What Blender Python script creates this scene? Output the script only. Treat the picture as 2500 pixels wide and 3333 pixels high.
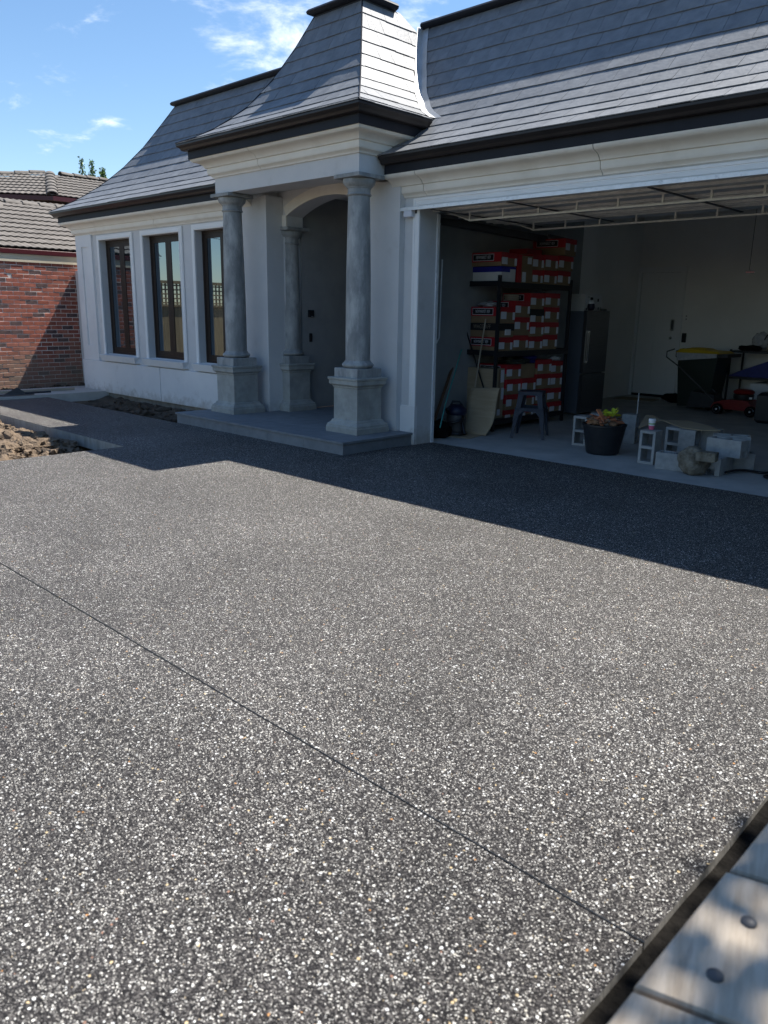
import bpy, bmesh, math, random
from mathutils import Vector, Matrix, noise
R = math.radians
rnd = random.Random(7)
for o in list(bpy.data.objects): bpy.data.objects.remove(o)
SC = bpy.context.scene
COL = SC.collection

# ------------------------------------------------------------------ camera
H = 1.67
yaw, pitch, roll = R(43.974), R(14.350), R(0.9435)
fwd = Vector((-math.sin(yaw)*math.cos(pitch), math.cos(yaw)*math.cos(pitch), -math.sin(pitch)))
rt = Vector((math.cos(yaw), math.sin(yaw), 0)); up = rt.cross(fwd)
r2 = rt*math.cos(roll)+up*math.sin(roll); u2 = -rt*math.sin(roll)+up*math.cos(roll)
cam_d = bpy.data.cameras.new('camera'); cam = bpy.data.objects.new('camera', cam_d); COL.objects.link(cam)
M = Matrix((( r2.x, u2.x, -fwd.x, 0), (r2.y, u2.y, -fwd.y, 0), (r2.z, u2.z, -fwd.z, H), (0, 0, 0, 1)))
cam.matrix_world = M
cam_d.sensor_fit = 'HORIZONTAL'; cam_d.sensor_width = 36.0; cam_d.lens = 36*2542.2/2500
cam_d.clip_start = 0.05; cam_d.clip_end = 2000
cam_d.dof.use_dof = True; cam_d.dof.focus_distance = 7.5; cam_d.dof.aperture_fstop = 5.0
SC.camera = cam
def project(p):
    v = Vector(p)-Vector((0, 0, H)); w = v.dot(fwd)
    if w < .05: return None
    return (1250+2542*v.dot(r2)/w, 1666-2542*v.dot(u2)/w, w)

# ------------------------------------------------------------------ sky, sun, exposure
SUN = Vector((0.637, 2.344, 3.915)).normalized()
elev = math.asin(SUN.z); az = math.atan2(SUN.x, SUN.y)
W = bpy.data.worlds.new('World'); SC.world = W; W.use_nodes = True
nt = W.node_tree; nt.nodes.clear()
def N(t, **k):
    n = nt.nodes.new(t)
    for a, b in k.items(): setattr(n, a, b)
    return n
sky = N('ShaderNodeTexSky', sky_type='NISHITA', sun_disc=False, sun_elevation=elev, sun_rotation=az, air_density=1.0, dust_density=0.15, ozone_density=1.9, altitude=50)
tc = N('ShaderNodeTexCoord'); sep = N('ShaderNodeSeparateXYZ'); nt.links.new(tc.outputs['Generated'], sep.inputs[0])
mx = N('ShaderNodeMath', operation='MAXIMUM'); nt.links.new(sep.outputs[2], mx.inputs[0]); mx.inputs[1].default_value = 0.03
add = N('ShaderNodeMath', operation='ADD'); nt.links.new(mx.outputs[0], add.inputs[0]); add.inputs[1].default_value = 0.12
dv = N('ShaderNodeVectorMath', operation='SCALE'); inv = N('ShaderNodeMath', operation='DIVIDE'); inv.inputs[0].default_value = 1
nt.links.new(add.outputs[0], inv.inputs[1]); nt.links.new(tc.outputs['Generated'], dv.inputs[0]); nt.links.new(inv.outputs[0], dv.inputs['Scale'])
mp = N('ShaderNodeMapping'); mp.inputs['Location'].default_value = (3.1, 1.45, 0); mp.inputs['Rotation'].default_value = (0, 0, 0.5); mp.inputs['Scale'].default_value = (1, 1.0, 1)
nt.links.new(dv.outputs[0], mp.inputs[0])
n1 = N('ShaderNodeTexNoise'); n1.inputs['Scale'].default_value = 4.6; n1.inputs['Detail'].default_value = 9; n1.inputs['Roughness'].default_value = 0.62; n1.inputs['Distortion'].default_value = 0.25
n2 = N('ShaderNodeTexNoise'); n2.inputs['Scale'].default_value = 1.1; n2.inputs['Detail'].default_value = 2
nt.links.new(mp.outputs[0], n1.inputs['Vector']); nt.links.new(mp.outputs[0], n2.inputs['Vector'])
# a cloud bank stands beyond the roof ridge, wisps low in the west
def dirmask(d, lo, hi):
    dot = N('ShaderNodeVectorMath', operation='DOT_PRODUCT'); nt.links.new(tc.outputs['Generated'], dot.inputs[0]); dot.inputs[1].default_value = Vector(d).normalized()
    m = N('ShaderNodeMapRange', interpolation_type='SMOOTHSTEP'); nt.links.new(dot.outputs['Value'], m.inputs[0]); m.inputs[1].default_value = lo; m.inputs[2].default_value = hi
    return m
def smix(a, b, op):
    m = N('ShaderNodeMath', operation=op)
    for i, s in enumerate((a, b)):
        if isinstance(s, (int, float)): m.inputs[i].default_value = s
        else: nt.links.new(s, m.inputs[i])
    return m.outputs[0]
bank = dirmask((-0.755, 0.590, 0.30), 0.9915, 0.9995); bank2 = dirmask((-0.60, 0.73, 0.325), 0.990, 0.9995)
wisp = dirmask((-0.895, 0.40, 0.205), 0.9935, 0.9995)
bsum = smix(bank.outputs[0], bank2.outputs[0], 'MAXIMUM')
thr = smix(smix(bsum, 0.26, 'MULTIPLY'), smix(wisp.outputs[0], 0.10, 'MULTIPLY'), 'ADD')
dens = smix(smix(n1.outputs[0], smix(n2.outputs[0], 0.25, 'MULTIPLY'), 'ADD'), thr, 'ADD')
cm = N('ShaderNodeMapRange', interpolation_type='SMOOTHSTEP'); nt.links.new(dens, cm.inputs[0]); cm.inputs[1].default_value = 0.80; cm.inputs[2].default_value = 1.16; cm.inputs[4].default_value = 0.9
hsat = N('ShaderNodeHueSaturation'); hsat.inputs['Saturation'].default_value = 1.12; nt.links.new(sky.outputs[0], hsat.inputs['Color'])
mixc = N('ShaderNodeMixRGB'); nt.links.new(cm.outputs[0], mixc.inputs[0]); nt.links.new(hsat.outputs[0], mixc.inputs[1]); mixc.inputs[2].default_value = (8.6, 8.9, 9.3, 1)
bg = N('ShaderNodeBackground'); bg.inputs[1].default_value = 0.085; nt.links.new(mixc.outputs[0], bg.inputs[0])
wo = N('ShaderNodeOutputWorld'); nt.links.new(bg.outputs[0], wo.inputs[0])
sd = bpy.data.lights.new('sun', 'SUN'); sd.energy = 4.8; sd.angle = R(0.53); sd.color = (1.0, 0.955, 0.88)
so = bpy.data.objects.new('sun', sd); COL.objects.link(so); so.rotation_euler = SUN.to_track_quat('Z', 'Y').to_euler(); so.location = (5, 20, 30)
SC.view_settings.view_transform = 'Standard'; SC.view_settings.look = 'None'; SC.view_settings.gamma = 1; SC.view_settings.use_curve_mapping = False
SC.view_settings.exposure = 1.12
SC.render.engine = 'CYCLES'
try:
    SC.cycles.use_denoising = True; SC.cycles.denoiser = 'OPENIMAGEDENOISE'; SC.cycles.max_bounces = 8; SC.cycles.diffuse_bounces = 5
    SC.cycles.sample_clamp_indirect = 6; SC.cycles.use_adaptive_sampling = False
except Exception: pass

# ------------------------------------------------------------------ materials
def mat(name, c1, c2=None, scale=4.0, rough=0.7, bump=0.0, bscale=60.0, spec=0.5, metal=0.0, detail=6, stretch=(1, 1, 1), c3=None, s3=0.8, amt3=0.35, vary=0.0, coord='Object', ior=1.45, p3=(0.55, 0.75), dist=0.004, isl=False):
    m = bpy.data.materials.new(name); m.use_nodes = True; t = m.node_tree; b = t.nodes['Principled BSDF']
    def n(k, **kw):
        x = t.nodes.new(k)
        for a, v in kw.items(): setattr(x, a, v)
        return x
    b.inputs['Roughness'].default_value = rough; b.inputs['Specular IOR Level'].default_value = spec; b.inputs['Metallic'].default_value = metal; b.inputs['IOR'].default_value = ior
    if coord == 'World':
        g = n('ShaderNodeNewGeometry'); src = g.outputs['Position']
    else:
        src = n('ShaderNodeTexCoord').outputs['Object']
        if vary or coord == 'ObjectRandom':
            oi0 = n('ShaderNodeObjectInfo'); va = n('ShaderNodeVectorMath', operation='ADD'); sc = n('ShaderNodeVectorMath', operation='SCALE'); cx = n('ShaderNodeCombineXYZ')
            for i in range(3): t.links.new(oi0.outputs['Random'], cx.inputs[i])
            t.links.new(cx.outputs[0], sc.inputs[0]); sc.inputs['Scale'].default_value = 37.0
            t.links.new(src, va.inputs[0]); t.links.new(sc.outputs[0], va.inputs[1]); src = va.outputs[0]
    mpn = n('ShaderNodeMapping'); mpn.inputs['Scale'].default_value = stretch; t.links.new(src, mpn.inputs[0]); src = mpn.outputs[0]
    out = None
    if c2 is None: b.inputs['Base Color'].default_value = (*c1, 1); 
    else:
        nz = n('ShaderNodeTexNoise'); nz.inputs['Scale'].default_value = scale; nz.inputs['Detail'].default_value = detail; nz.inputs['Roughness'].default_value = 0.6
        t.links.new(src, nz.inputs['Vector']); rp = n('ShaderNodeValToRGB'); rp.color_ramp.elements[0].position = 0.33; rp.color_ramp.elements[1].position = 0.68
        rp.color_ramp.elements[0].color = (*c1, 1); rp.color_ramp.elements[1].color = (*c2, 1); t.links.new(nz.outputs[0], rp.inputs[0]); out = rp.outputs[0]
    if c3 is not None:
        nz3 = n('ShaderNodeTexNoise'); nz3.inputs['Scale'].default_value = s3; nz3.inputs['Detail'].default_value = 7; nz3.inputs['Roughness'].default_value = 0.68; t.links.new(src, nz3.inputs['Vector'])
        mr = n('ShaderNodeMapRange'); t.links.new(nz3.outputs[0], mr.inputs[0]); mr.inputs[1].default_value = p3[0]; mr.inputs[2].default_value = p3[1]; mr.inputs[4].default_value = amt3
        mi = n('ShaderNodeMixRGB'); t.links.new(mr.outputs[0], mi.inputs[0])
        if out: t.links.new(out, mi.inputs[1])
        else: mi.inputs[1].default_value = (*c1, 1)
        mi.inputs[2].default_value = (*c3, 1); out = mi.outputs[0]
    if vary:
        oi = n('ShaderNodeObjectInfo'); rv = oi.outputs['Random']
        if isl:
            ge = n('ShaderNodeNewGeometry'); ad = n('ShaderNodeMath', operation='ADD'); fr = n('ShaderNodeMath', operation='FRACT')
            t.links.new(rv, ad.inputs[0]); t.links.new(ge.outputs['Random Per Island'], ad.inputs[1]); t.links.new(ad.outputs[0], fr.inputs[0]); rv = fr.outputs[0]
        mr = n('ShaderNodeMapRange'); t.links.new(rv, mr.inputs[0]); mr.inputs[3].default_value = 1-vary; mr.inputs[4].default_value = 1+vary
        hs = n('ShaderNodeHueSaturation'); t.links.new(mr.outputs[0], hs.inputs['Value'])
        if out: t.links.new(out, hs.inputs['Color'])
        else: hs.inputs['Color'].default_value = (*c1, 1)
        out = hs.outputs[0]
    if out: t.links.new(out, b.inputs['Base Color'])
    if bump:
        nb = n('ShaderNodeTexNoise'); nb.inputs['Scale'].default_value = bscale; nb.inputs['Detail'].default_value = 5; t.links.new(src, nb.inputs['Vector'])
        bp = n('ShaderNodeBump'); bp.inputs['Strength'].default_value = bump; bp.inputs['Distance'].default_value = dist; t.links.new(nb.outputs[0], bp.inputs['Height']); t.links.new(bp.outputs[0], b.inputs['Normal'])
    return m
def aggregate():
    m = bpy.data.materials.new('exposed_aggregate'); m.use_nodes = True; t = m.node_tree; b = t.nodes['Principled BSDF']
    def n(k, **kw):
        x = t.nodes.new(k)
        for a, v in kw.items(): setattr(x, a, v)
        return x
    g = n('ShaderNodeNewGeometry'); nz = n('ShaderNodeTexNoise'); nz.inputs['Scale'].default_value = 90; nz.inputs['Detail'].default_value = 2
    t.links.new(g.outputs['Position'], nz.inputs['Vector'])
    dis = n('ShaderNodeVectorMath', operation='SCALE'); t.links.new(nz.outputs['Color'], dis.inputs[0]); dis.inputs['Scale'].default_value = 0.003
    pos = n('ShaderNodeVectorMath', operation='ADD'); t.links.new(g.outputs['Position'], pos.inputs[0]); t.links.new(dis.outputs[0], pos.inputs[1])
    def vor(s, off):
        mpn = n('ShaderNodeMapping'); mpn.inputs['Location'].default_value = off; t.links.new(pos.outputs[0], mpn.inputs[0])
        v = n('ShaderNodeTexVoronoi', voronoi_dimensions='2D'); v.inputs['Scale'].default_value = s; t.links.new(mpn.outputs[0], v.inputs['Vector']); return v
    vf = vor(265, (0, 0, 0)); vb = vor(98, (3.3, 7.7, 0)); vc = vor(205, (9.1, 2.2, 0))
    # fine dark matrix
    sp = n('ShaderNodeSeparateColor'); t.links.new(vf.outputs['Color'], sp.inputs[0])
    r = n('ShaderNodeValToRGB'); r.color_ramp.interpolation = 'CONSTANT'; el = r.color_ramp.elements
    el[0].position = 0; el[0].color = (.008, .007, .007, 1); el[1].position = .33; el[1].color = (.024, .0215, .0215, 1)
    for p, c in ((.54, (.055, .050, .049, 1)), (.72, (.105, .097, .091, 1)), (.86, (.22, .207, .19, 1)), (.94, (.46, .44, .40, 1)), (.975, (.76, .73, .67, 1))):
        e = el.new(p); e.color = c
    t.links.new(sp.outputs[0], r.inputs[0]); col = r.outputs[0]
    def layer(v, frac, ramp, rad, col, dens=None):
        s = n('ShaderNodeSeparateColor'); t.links.new(v.outputs['Color'], s.inputs[0])
        a = n('ShaderNodeMath', operation='GREATER_THAN'); t.links.new(s.outputs[0], a.inputs[0]); a.inputs[1].default_value = 1-frac
        if dens is not None: t.links.new(dens, a.inputs[1])
        rr = n('ShaderNodeMapRange'); t.links.new(s.outputs[2], rr.inputs[0]); rr.inputs[3].default_value = rad*.45; rr.inputs[4].default_value = rad
        d = n('ShaderNodeMath', operation='LESS_THAN'); t.links.new(v.outputs['Distance'], d.inputs[0]); t.links.new(rr.outputs[0], d.inputs[1])
        k = n('ShaderNodeMath', operation='MULTIPLY'); t.links.new(a.outputs[0], k.inputs[0]); t.links.new(d.outputs[0], k.inputs[1])
        c = n('ShaderNodeValToRGB'); c.color_ramp.interpolation = 'CONSTANT'; e = c.color_ramp.elements; e[0].position = 0; e[0].color = ramp[0][1]; e[1].position = ramp[1][0]; e[1].color = ramp[1][1]
        for p, q in ramp[2:]: x = e.new(p); x.color = q
        t.links.new(s.outputs[1], c.inputs[0]); mi = n('ShaderNodeMixRGB'); t.links.new(k.outputs[0], mi.inputs[0]); t.links.new(col, mi.inputs[1]); t.links.new(c.outputs[0], mi.inputs[2]); return mi.outputs[0], k.outputs[0]
    big = n('ShaderNodeTexNoise'); big.inputs['Scale'].default_value = 2.4; big.inputs['Detail'].default_value = 4; t.links.new(g.outputs['Position'], big.inputs['Vector'])
    clu = n('ShaderNodeTexNoise'); clu.inputs['Scale'].default_value = 34; clu.inputs['Detail'].default_value = 2.5; clu.inputs['Roughness'].default_value = .6; t.links.new(g.outputs['Position'], clu.inputs['Vector'])
    cb = n('ShaderNodeMath', operation='MULTIPLY_ADD'); t.links.new(big.outputs[0], cb.inputs[0]); cb.inputs[1].default_value = .35
    cs_ = n('ShaderNodeMath', operation='MULTIPLY_ADD'); t.links.new(clu.outputs[0], cs_.inputs[0]); cs_.inputs[1].default_value = 1.2; cs_.inputs[2].default_value = -.28; t.links.new(cs_.outputs[0], cb.inputs[2])
    class _B: outputs = [cb.outputs[0]]
    big = _B
    dm = n('ShaderNodeMapRange'); t.links.new(big.outputs[0], dm.inputs[0]); dm.inputs[1].default_value = .3; dm.inputs[2].default_value = .7; dm.inputs[3].default_value = .98; dm.inputs[4].default_value = .87
    dm2 = n('ShaderNodeMapRange'); t.links.new(big.outputs[0], dm2.inputs[0]); dm2.inputs[1].default_value = .3; dm2.inputs[2].default_value = .7; dm2.inputs[3].default_value = .985; dm2.inputs[4].default_value = .915
    col, k1 = layer(vc, .2, [(0, (.30, .285, .26, 1)), (.25, (.50, .48, .44, 1)), (.55, (.76, .74, .69, 1)), (.95, (.5, .40, .26, 1))], .46, col, dm.outputs[0])
    col, k2 = layer(vb, .13, [(0, (.80, .80, .78, 1)), (.50, (.80, .78, .72, 1)), (.74, (.58, .54, .46, 1)), (.85, (.62, .48, .28, 1)), (.94, (.52, .27, .11, 1)), (.975, (.30, .17, .12, 1))], .50, col, dm2.outputs[0])
    # broad tone of the slab: washed and less washed patches
    bl = n('ShaderNodeTexNoise'); bl.inputs['Scale'].default_value = 0.9; bl.inputs['Detail'].default_value = 5; t.links.new(g.outputs['Position'], bl.inputs['Vector'])
    bm = n('ShaderNodeMapRange'); t.links.new(bl.outputs[0], bm.inputs[0]); bm.inputs[1].default_value = .3; bm.inputs[2].default_value = .7; bm.inputs[3].default_value = .80; bm.inputs[4].default_value = 1.2
    hs = n('ShaderNodeHueSaturation'); t.links.new(bm.outputs[0], hs.inputs['Value']); t.links.new(col, hs.inputs['Color'])
    t.links.new(hs.outputs[0], b.inputs['Base Color']); b.inputs['Roughness'].default_value = 0.55; b.inputs['Specular IOR Level'].default_value = 0.25
    inv1 = n('ShaderNodeMath', operation='SUBTRACT'); inv1.inputs[0].default_value = 1; t.links.new(vf.outputs['Distance'], inv1.inputs[1])
    inv2 = n('ShaderNodeMath', operation='MULTIPLY_ADD'); t.links.new(k2, inv2.inputs[0]); inv2.inputs[1].default_value = 1.0; t.links.new(inv1.outputs[0], inv2.inputs[2])
    bp = n('ShaderNodeBump'); bp.inputs['Strength'].default_value = 0.9; bp.inputs['Distance'].default_value = 0.0035; t.links.new(inv2.outputs[0], bp.inputs['Height']); t.links.new(bp.outputs[0], b.inputs['Normal'])
    return m
MT = {}
MT['aggregate'] = aggregate()
MT['slab_edge'] = mat('slab_edge', (.24, .225, .20), (.38, .36, .33), 9, .9, .6, 60, stretch=(1, 1, .35), coord='World')
MT['wall'] = mat('painted_render', (.55, .553, .555), (.64, .637, .63), 1.1, .85, .35, 240, coord='World', c3=(.40, .385, .365), s3=1.6, amt3=.5, dist=.002)
MT['plinth'] = mat('plinth_render', (.68, .68, .68), (.77, .765, .75), 1.3, .8, .2, 150, coord='World', c3=(.40, .39, .35), s3=2.3, amt3=.5, p3=(.58, .8), dist=.002)
MT['trim'] = mat('white_moulding', (.76, .76, .75), (.82, .815, .80), 2.0, .7, .15, 120, coord='World', dist=.002)
MT['cream'] = mat('cream_cornice', (.73, .685, .60), (.81, .775, .70), 2.2, .75, .2, 90, coord='World', c3=(.42, .38, .31), s3=1.4, amt3=.45, p3=(.55, .8), dist=.002)
MT['cement'] = mat('cement_column', (.20, .21, .21), (.36, .365, .355), 7, .85, .6, 50, coord='World', stretch=(1, 1, .36), c3=(.52, .52, .50), s3=4.5, amt3=.75, p3=(.5, .66), detail=9)
MT['pedestal'] = mat('cement_pedestal', (.27, .275, .255), (.39, .39, .36), 5, .85, .5, 60, coord='World', c3=(.46, .46, .43), s3=4, amt3=.6, p3=(.5, .68), detail=9)
MT['bluestone'] = mat('bluestone_paver', (.155, .17, .185), (.21, .225, .24), 7, .6, .25, 160, coord='World', c3=(.12, .125, .14), s3=1.6, amt3=.5, vary=.06, dist=.002)
MT['slate'] = mat('roof_slate', (.122, .130, .143), (.176, .186, .20), 7, .58, .6, 22, spec=.65, vary=.09, isl=True, stretch=(1, 1, 1), c3=(.22, .218, .21), s3=3, amt3=.35, dist=.006)
MT['deck'] = mat('roof_underlay', (.02, .02, .022), rough=.9)
MT['colorbond'] = mat('dark_grey_metal', (.012, .014, .020), (.018, .020, .027), 3, .55, 0, spec=.22)
MT['gutter'] = mat('bronze_grey_gutter', (.024, .021, .021), (.034, .029, .028), 3, .36, 0, spec=.35)
MT['flash'] = mat('zinc_flashing', (.42, .43, .44), (.54, .55, .56), 5, .4, .1, 40, metal=.35)
MT['galv'] = mat('galvanised_steel', (.66, .68, .70), (.80, .82, .84), 9, .4, .12, 60, metal=.2, c3=(.36, .38, .41), s3=14, amt3=.6, coord='World', p3=(.58, .7))
MT['doorskin'] = mat('garage_door_skin', (.55, .55, .53), (.66, .66, .63), 4, .6, .1, 30, coord='World')
MT['doorframe'] = mat('garage_door_frame', (.60, .59, .54), (.75, .73, .68), 14, .5, .1, 30, coord='World')
MT['darksteel'] = mat('dark_steel', (.05, .05, .052), (.08, .08, .085), 6, .5)
MT['bronze'] = mat('bronze_window_frame', (.026, .018, .014), (.036, .026, .021), 5, .45, spec=.25)
MT['glass'] = mat('window_glass', (.012, .016, .018), rough=.015, spec=.5, ior=3.0, bump=.006, bscale=1.6, dist=.02, coord='World')
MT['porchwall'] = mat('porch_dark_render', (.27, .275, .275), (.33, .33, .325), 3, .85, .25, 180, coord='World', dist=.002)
MT['gwall'] = mat('garage_plasterboard', (.74, .735, .715), (.80, .795, .775), 1.5, .8, coord='World')
MT['gfloor'] = mat('garage_concrete', (.33, .335, .33), (.45, .45, .435), 2.4, .75, .2, 90, coord='World', c3=(.24, .24, .235), s3=5, amt3=.5)
MT['block'] = mat('concrete_block', (.25, .26, .26), (.36, .36, .355), 14, .95, .8, 150, vary=.10)
MT['rock'] = mat('old_concrete_lump', (.085, .068, .045), (.29, .26, .205), 11, .95, 1.0, 45, dist=.015, c3=(.09, .07, .05), s3=6, amt3=.8)
MT['kraft'] = mat('brown_cardboard', (.24, .16, .09), (.30, .205, .12), 5, .85, .1, 60, vary=.08)
MT['card'] = mat('corrugated_card', (.36, .28, .18), (.43, .34, .23), 3, .85, .25, 40, stretch=(1, 1, 12))
MT['redlid'] = mat('red_card_lid', (.36, .014, .022), (.43, .019, .027), 3, .5, vary=.06)
MT['bluelid'] = mat('blue_card_lid', (.015, .02, .25), rough=.5)
MT['blacklid'] = mat('black_card', (.015, .015, .018), rough=.5)
MT['whitecard'] = mat('white_card', (.62, .62, .62), (.70, .70, .70), 4, .6)
MT['paper'] = mat('white_label', (.66, .67, .72), rough=.6)
MT['blackpaper'] = mat('black_label', (.012, .012, .014), rough=.4)
MT['goldprint'] = mat('tan_print', (.30, .26, .2), rough=.5)
MT['blackmetal'] = mat('black_powdercoat', (.012, .013, .018), rough=.42)
MT['stool'] = mat('navy_painted_steel', (.020, .028, .046), (.04, .05, .072), 9, .45, spec=.25)
MT['fridge'] = mat('brushed_steel', (.14, .145, .155), (.18, .185, .195), 3, .32, metal=.75, stretch=(1, 1, 30))
MT['fridgeside'] = mat('grey_fridge_side', (.14, .16, .20), rough=.4)
MT['door'] = mat('white_door_paint', (.76, .77, .78), rough=.5)
MT['blackplastic'] = mat('black_plastic', (.012, .013, .016), (.022, .023, .026), 12, .42)
MT['rubber'] = mat('black_rubber', (.008, .008, .009), rough=.9, spec=.1)
MT['greenbin'] = mat('dark_green_bin', (.008, .018, .014), rough=.45)
MT['yellow'] = mat('yellow_plastic', (.60, .40, .02), (.68, .46, .03), 6, .45)
MT['redpaint'] = mat('red_mower_paint', (.17, .006, .008), (.22, .010, .011), 12, .3)
MT['chrome'] = mat('bright_metal', (.7, .7, .7), rough=.25, metal=1)
MT['blueplastic'] = mat('blue_plastic', (.006, .010, .032), (.010, .015, .045), 5, .4)
MT['bluefabric'] = mat('blue_tarpaulin', (.012, .018, .13), (.02, .03, .20), 9, .55, .4, 20)
MT['clothes'] = mat('dark_crumpled_cloth', (.02, .028, .03), (.09, .10, .075), 16, .9, .6, 30)
MT['terracotta'] = mat('terracotta', (.34, .11, .05), (.44, .17, .08), 9, .85, .3, 60, vary=.2)
MT['deadleaf'] = mat('dead_leaf', (.15, .075, .04), (.30, .17, .09), 9, .8, vary=.25)
MT['greywaste'] = mat('grey_cement_waste', (.22, .21, .2), (.34, .32, .3), 9, .9, .4, 50)
MT['lime'] = mat('lime_leaf', (.42, .50, .03), (.55, .60, .06), 8, .5)
MT['cupwhite'] = mat('white_lid_plastic', (.78, .78, .80), rough=.4)
MT['hose'] = mat('black_hose', (.012, .012, .015), rough=.35)
MT['teal'] = mat('teal_rope', (.05, .30, .28), (.10, .42, .38), 60, .8, .5, 120)
MT['wood'] = mat('dark_timber', (.11, .06, .035), (.16, .09, .05), 6, .7, .2, 40, stretch=(1, 1, .1))
MT['palewood'] = mat('pale_pole', (.32, .27, .2), (.40, .34, .26), 6, .6)
MT['plank'] = mat('weathered_pine', (.33, .265, .195), (.50, .425, .335), 5, .8, .5, 30, stretch=(9, 1.1, 1), c3=(.12, .095, .075), s3=1.6, amt3=.7, vary=.08, p3=(.56, .70), detail=9)
MT['soil'] = mat('clay_soil', (.050, .035, .024), (.13, .094, .065), 6, .98, 1.0, 34, coord='World', dist=.03, c3=(.085, .06, .042), s3=2.6, amt3=.75)
MT['gap_shade_soil'] = mat('gap_shade_soil', (.006, .0055, .005), (.018, .016, .014), 20, .95, .8, 60, coord='World', dist=.01, spec=.08)  # near-black verge soil: shade of the gap beside the timber put into the colour
MT['clod'] = mat('clay_clod', (.085, .060, .040), (.215, .158, .108), 9, .98, 1.0, 50, dist=.02, c3=(.12, .088, .06), s3=7, amt3=.7)
MT['footing'] = mat('footing_concrete', (.17, .155, .13), (.31, .285, .245), 5, .95, .9, 40, coord='World', dist=.02)
MT['pathconc'] = mat('plain_concrete', (.42, .40, .36), (.52, .50, .46), 3, .9, .3, 80, coord='World')
MT['brick'] = mat('clay_brick', (.25, .072, .048), (.37, .13, .085), 9, .85, .5, 60, vary=.18, isl=True, dist=.003)
MT['brickdark'] = mat('burnt_brick', (.07, .045, .045), (.14, .085, .075), 14, .85, .6, 60, dist=.004)
MT['brickmid'] = mat('rust_brick', (.23, .068, .045), (.33, .10, .06), 14, .85, .6, 60, dist=.004)
MT['mortar'] = mat('pale_mortar', (.62, .54, .48), (.74, .67, .60), 20, .95, .5, 90, coord='World')
MT['tile'] = mat('concrete_roof_tile', (.105, .093, .082), (.17, .153, .137), 5, .9, .5, 60, vary=.10, isl=True, c3=(.09, .08, .07), s3=5, amt3=.5)
MT['maroon'] = mat('maroon_gutter', (.075, .010, .014), rough=.35)
MT['creampaint'] = mat('cream_paint', (.58, .50, .36), (.64, .56, .42), 3, .6)
MT['leaf'] = mat('green_leaf', (.055, .12, .025), (.11, .20, .045), 3, .5, vary=.2, isl=True)
MT['bark'] = mat('bark', (.10, .08, .06), (.18, .15, .11), 12, .9, .6, 30)
MT['paling'] = mat('treated_pine_paling', (.36, .25, .13), (.48, .35, .20), 5, .8, .2, 30, stretch=(4, 4, .3), vary=.12)
MT['wire'] = mat('black_wire', (.02, .02, .02), rough=.6)
MT['pinkprint'] = mat('pink_print', (.62, .12, .22), rough=.5)
MT['greenprint'] = mat('green_print', (.25, .42, .16), rough=.5)
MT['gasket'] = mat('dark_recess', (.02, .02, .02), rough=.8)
MT['mat'] = mat('jute_mat', (.20, .16, .10), (.30, .25, .17), 40, .95, .4, 60)
MT['clearbag'] = mat('clear_plastic_bag', (.35, .36, .38), (.5, .5, .52), 14, .2, .5, 20)

MT['glass'].node_tree.nodes['Principled BSDF'].inputs['Specular Tint'].default_value = (.70, .86, 1.0, 1)
# mud splashes at the foot of the pale render
for k_, h_ in (('plinth', .16), ('wall', .20), ('pedestal', .22)):
    t_ = MT[k_].node_tree; b_ = t_.nodes['Principled BSDF']; src_ = b_.inputs['Base Color'].links[0].from_socket
    g_ = t_.nodes.new('ShaderNodeNewGeometry'); sx_ = t_.nodes.new('ShaderNodeSeparateXYZ'); t_.links.new(g_.outputs['Position'], sx_.inputs[0])
    nn_ = t_.nodes.new('ShaderNodeTexNoise'); nn_.inputs['Scale'].default_value = 5.5; nn_.inputs['Detail'].default_value = 8; nn_.inputs['Roughness'].default_value = .7; t_.links.new(g_.outputs['Position'], nn_.inputs['Vector'])
    ma_ = t_.nodes.new('ShaderNodeMath'); ma_.operation = 'MULTIPLY_ADD'; t_.links.new(nn_.outputs[0], ma_.inputs[0]); ma_.inputs[1].default_value = -.8; t_.links.new(sx_.outputs[2], ma_.inputs[2])
    mr_ = t_.nodes.new('ShaderNodeMapRange'); t_.links.new(ma_.outputs[0], mr_.inputs[0]); mr_.inputs[1].default_value = -.42; mr_.inputs[2].default_value = -.42+h_*1.3; mr_.inputs[3].default_value = .55; mr_.inputs[4].default_value = 0
    mi_ = t_.nodes.new('ShaderNodeMixRGB'); t_.links.new(mr_.outputs[0], mi_.inputs[0]); t_.links.new(src_, mi_.inputs[1]); mi_.inputs[2].default_value = (.30, .26, .21, 1); t_.links.new(mi_.outputs[0], b_.inputs['Base Color'])
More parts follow.
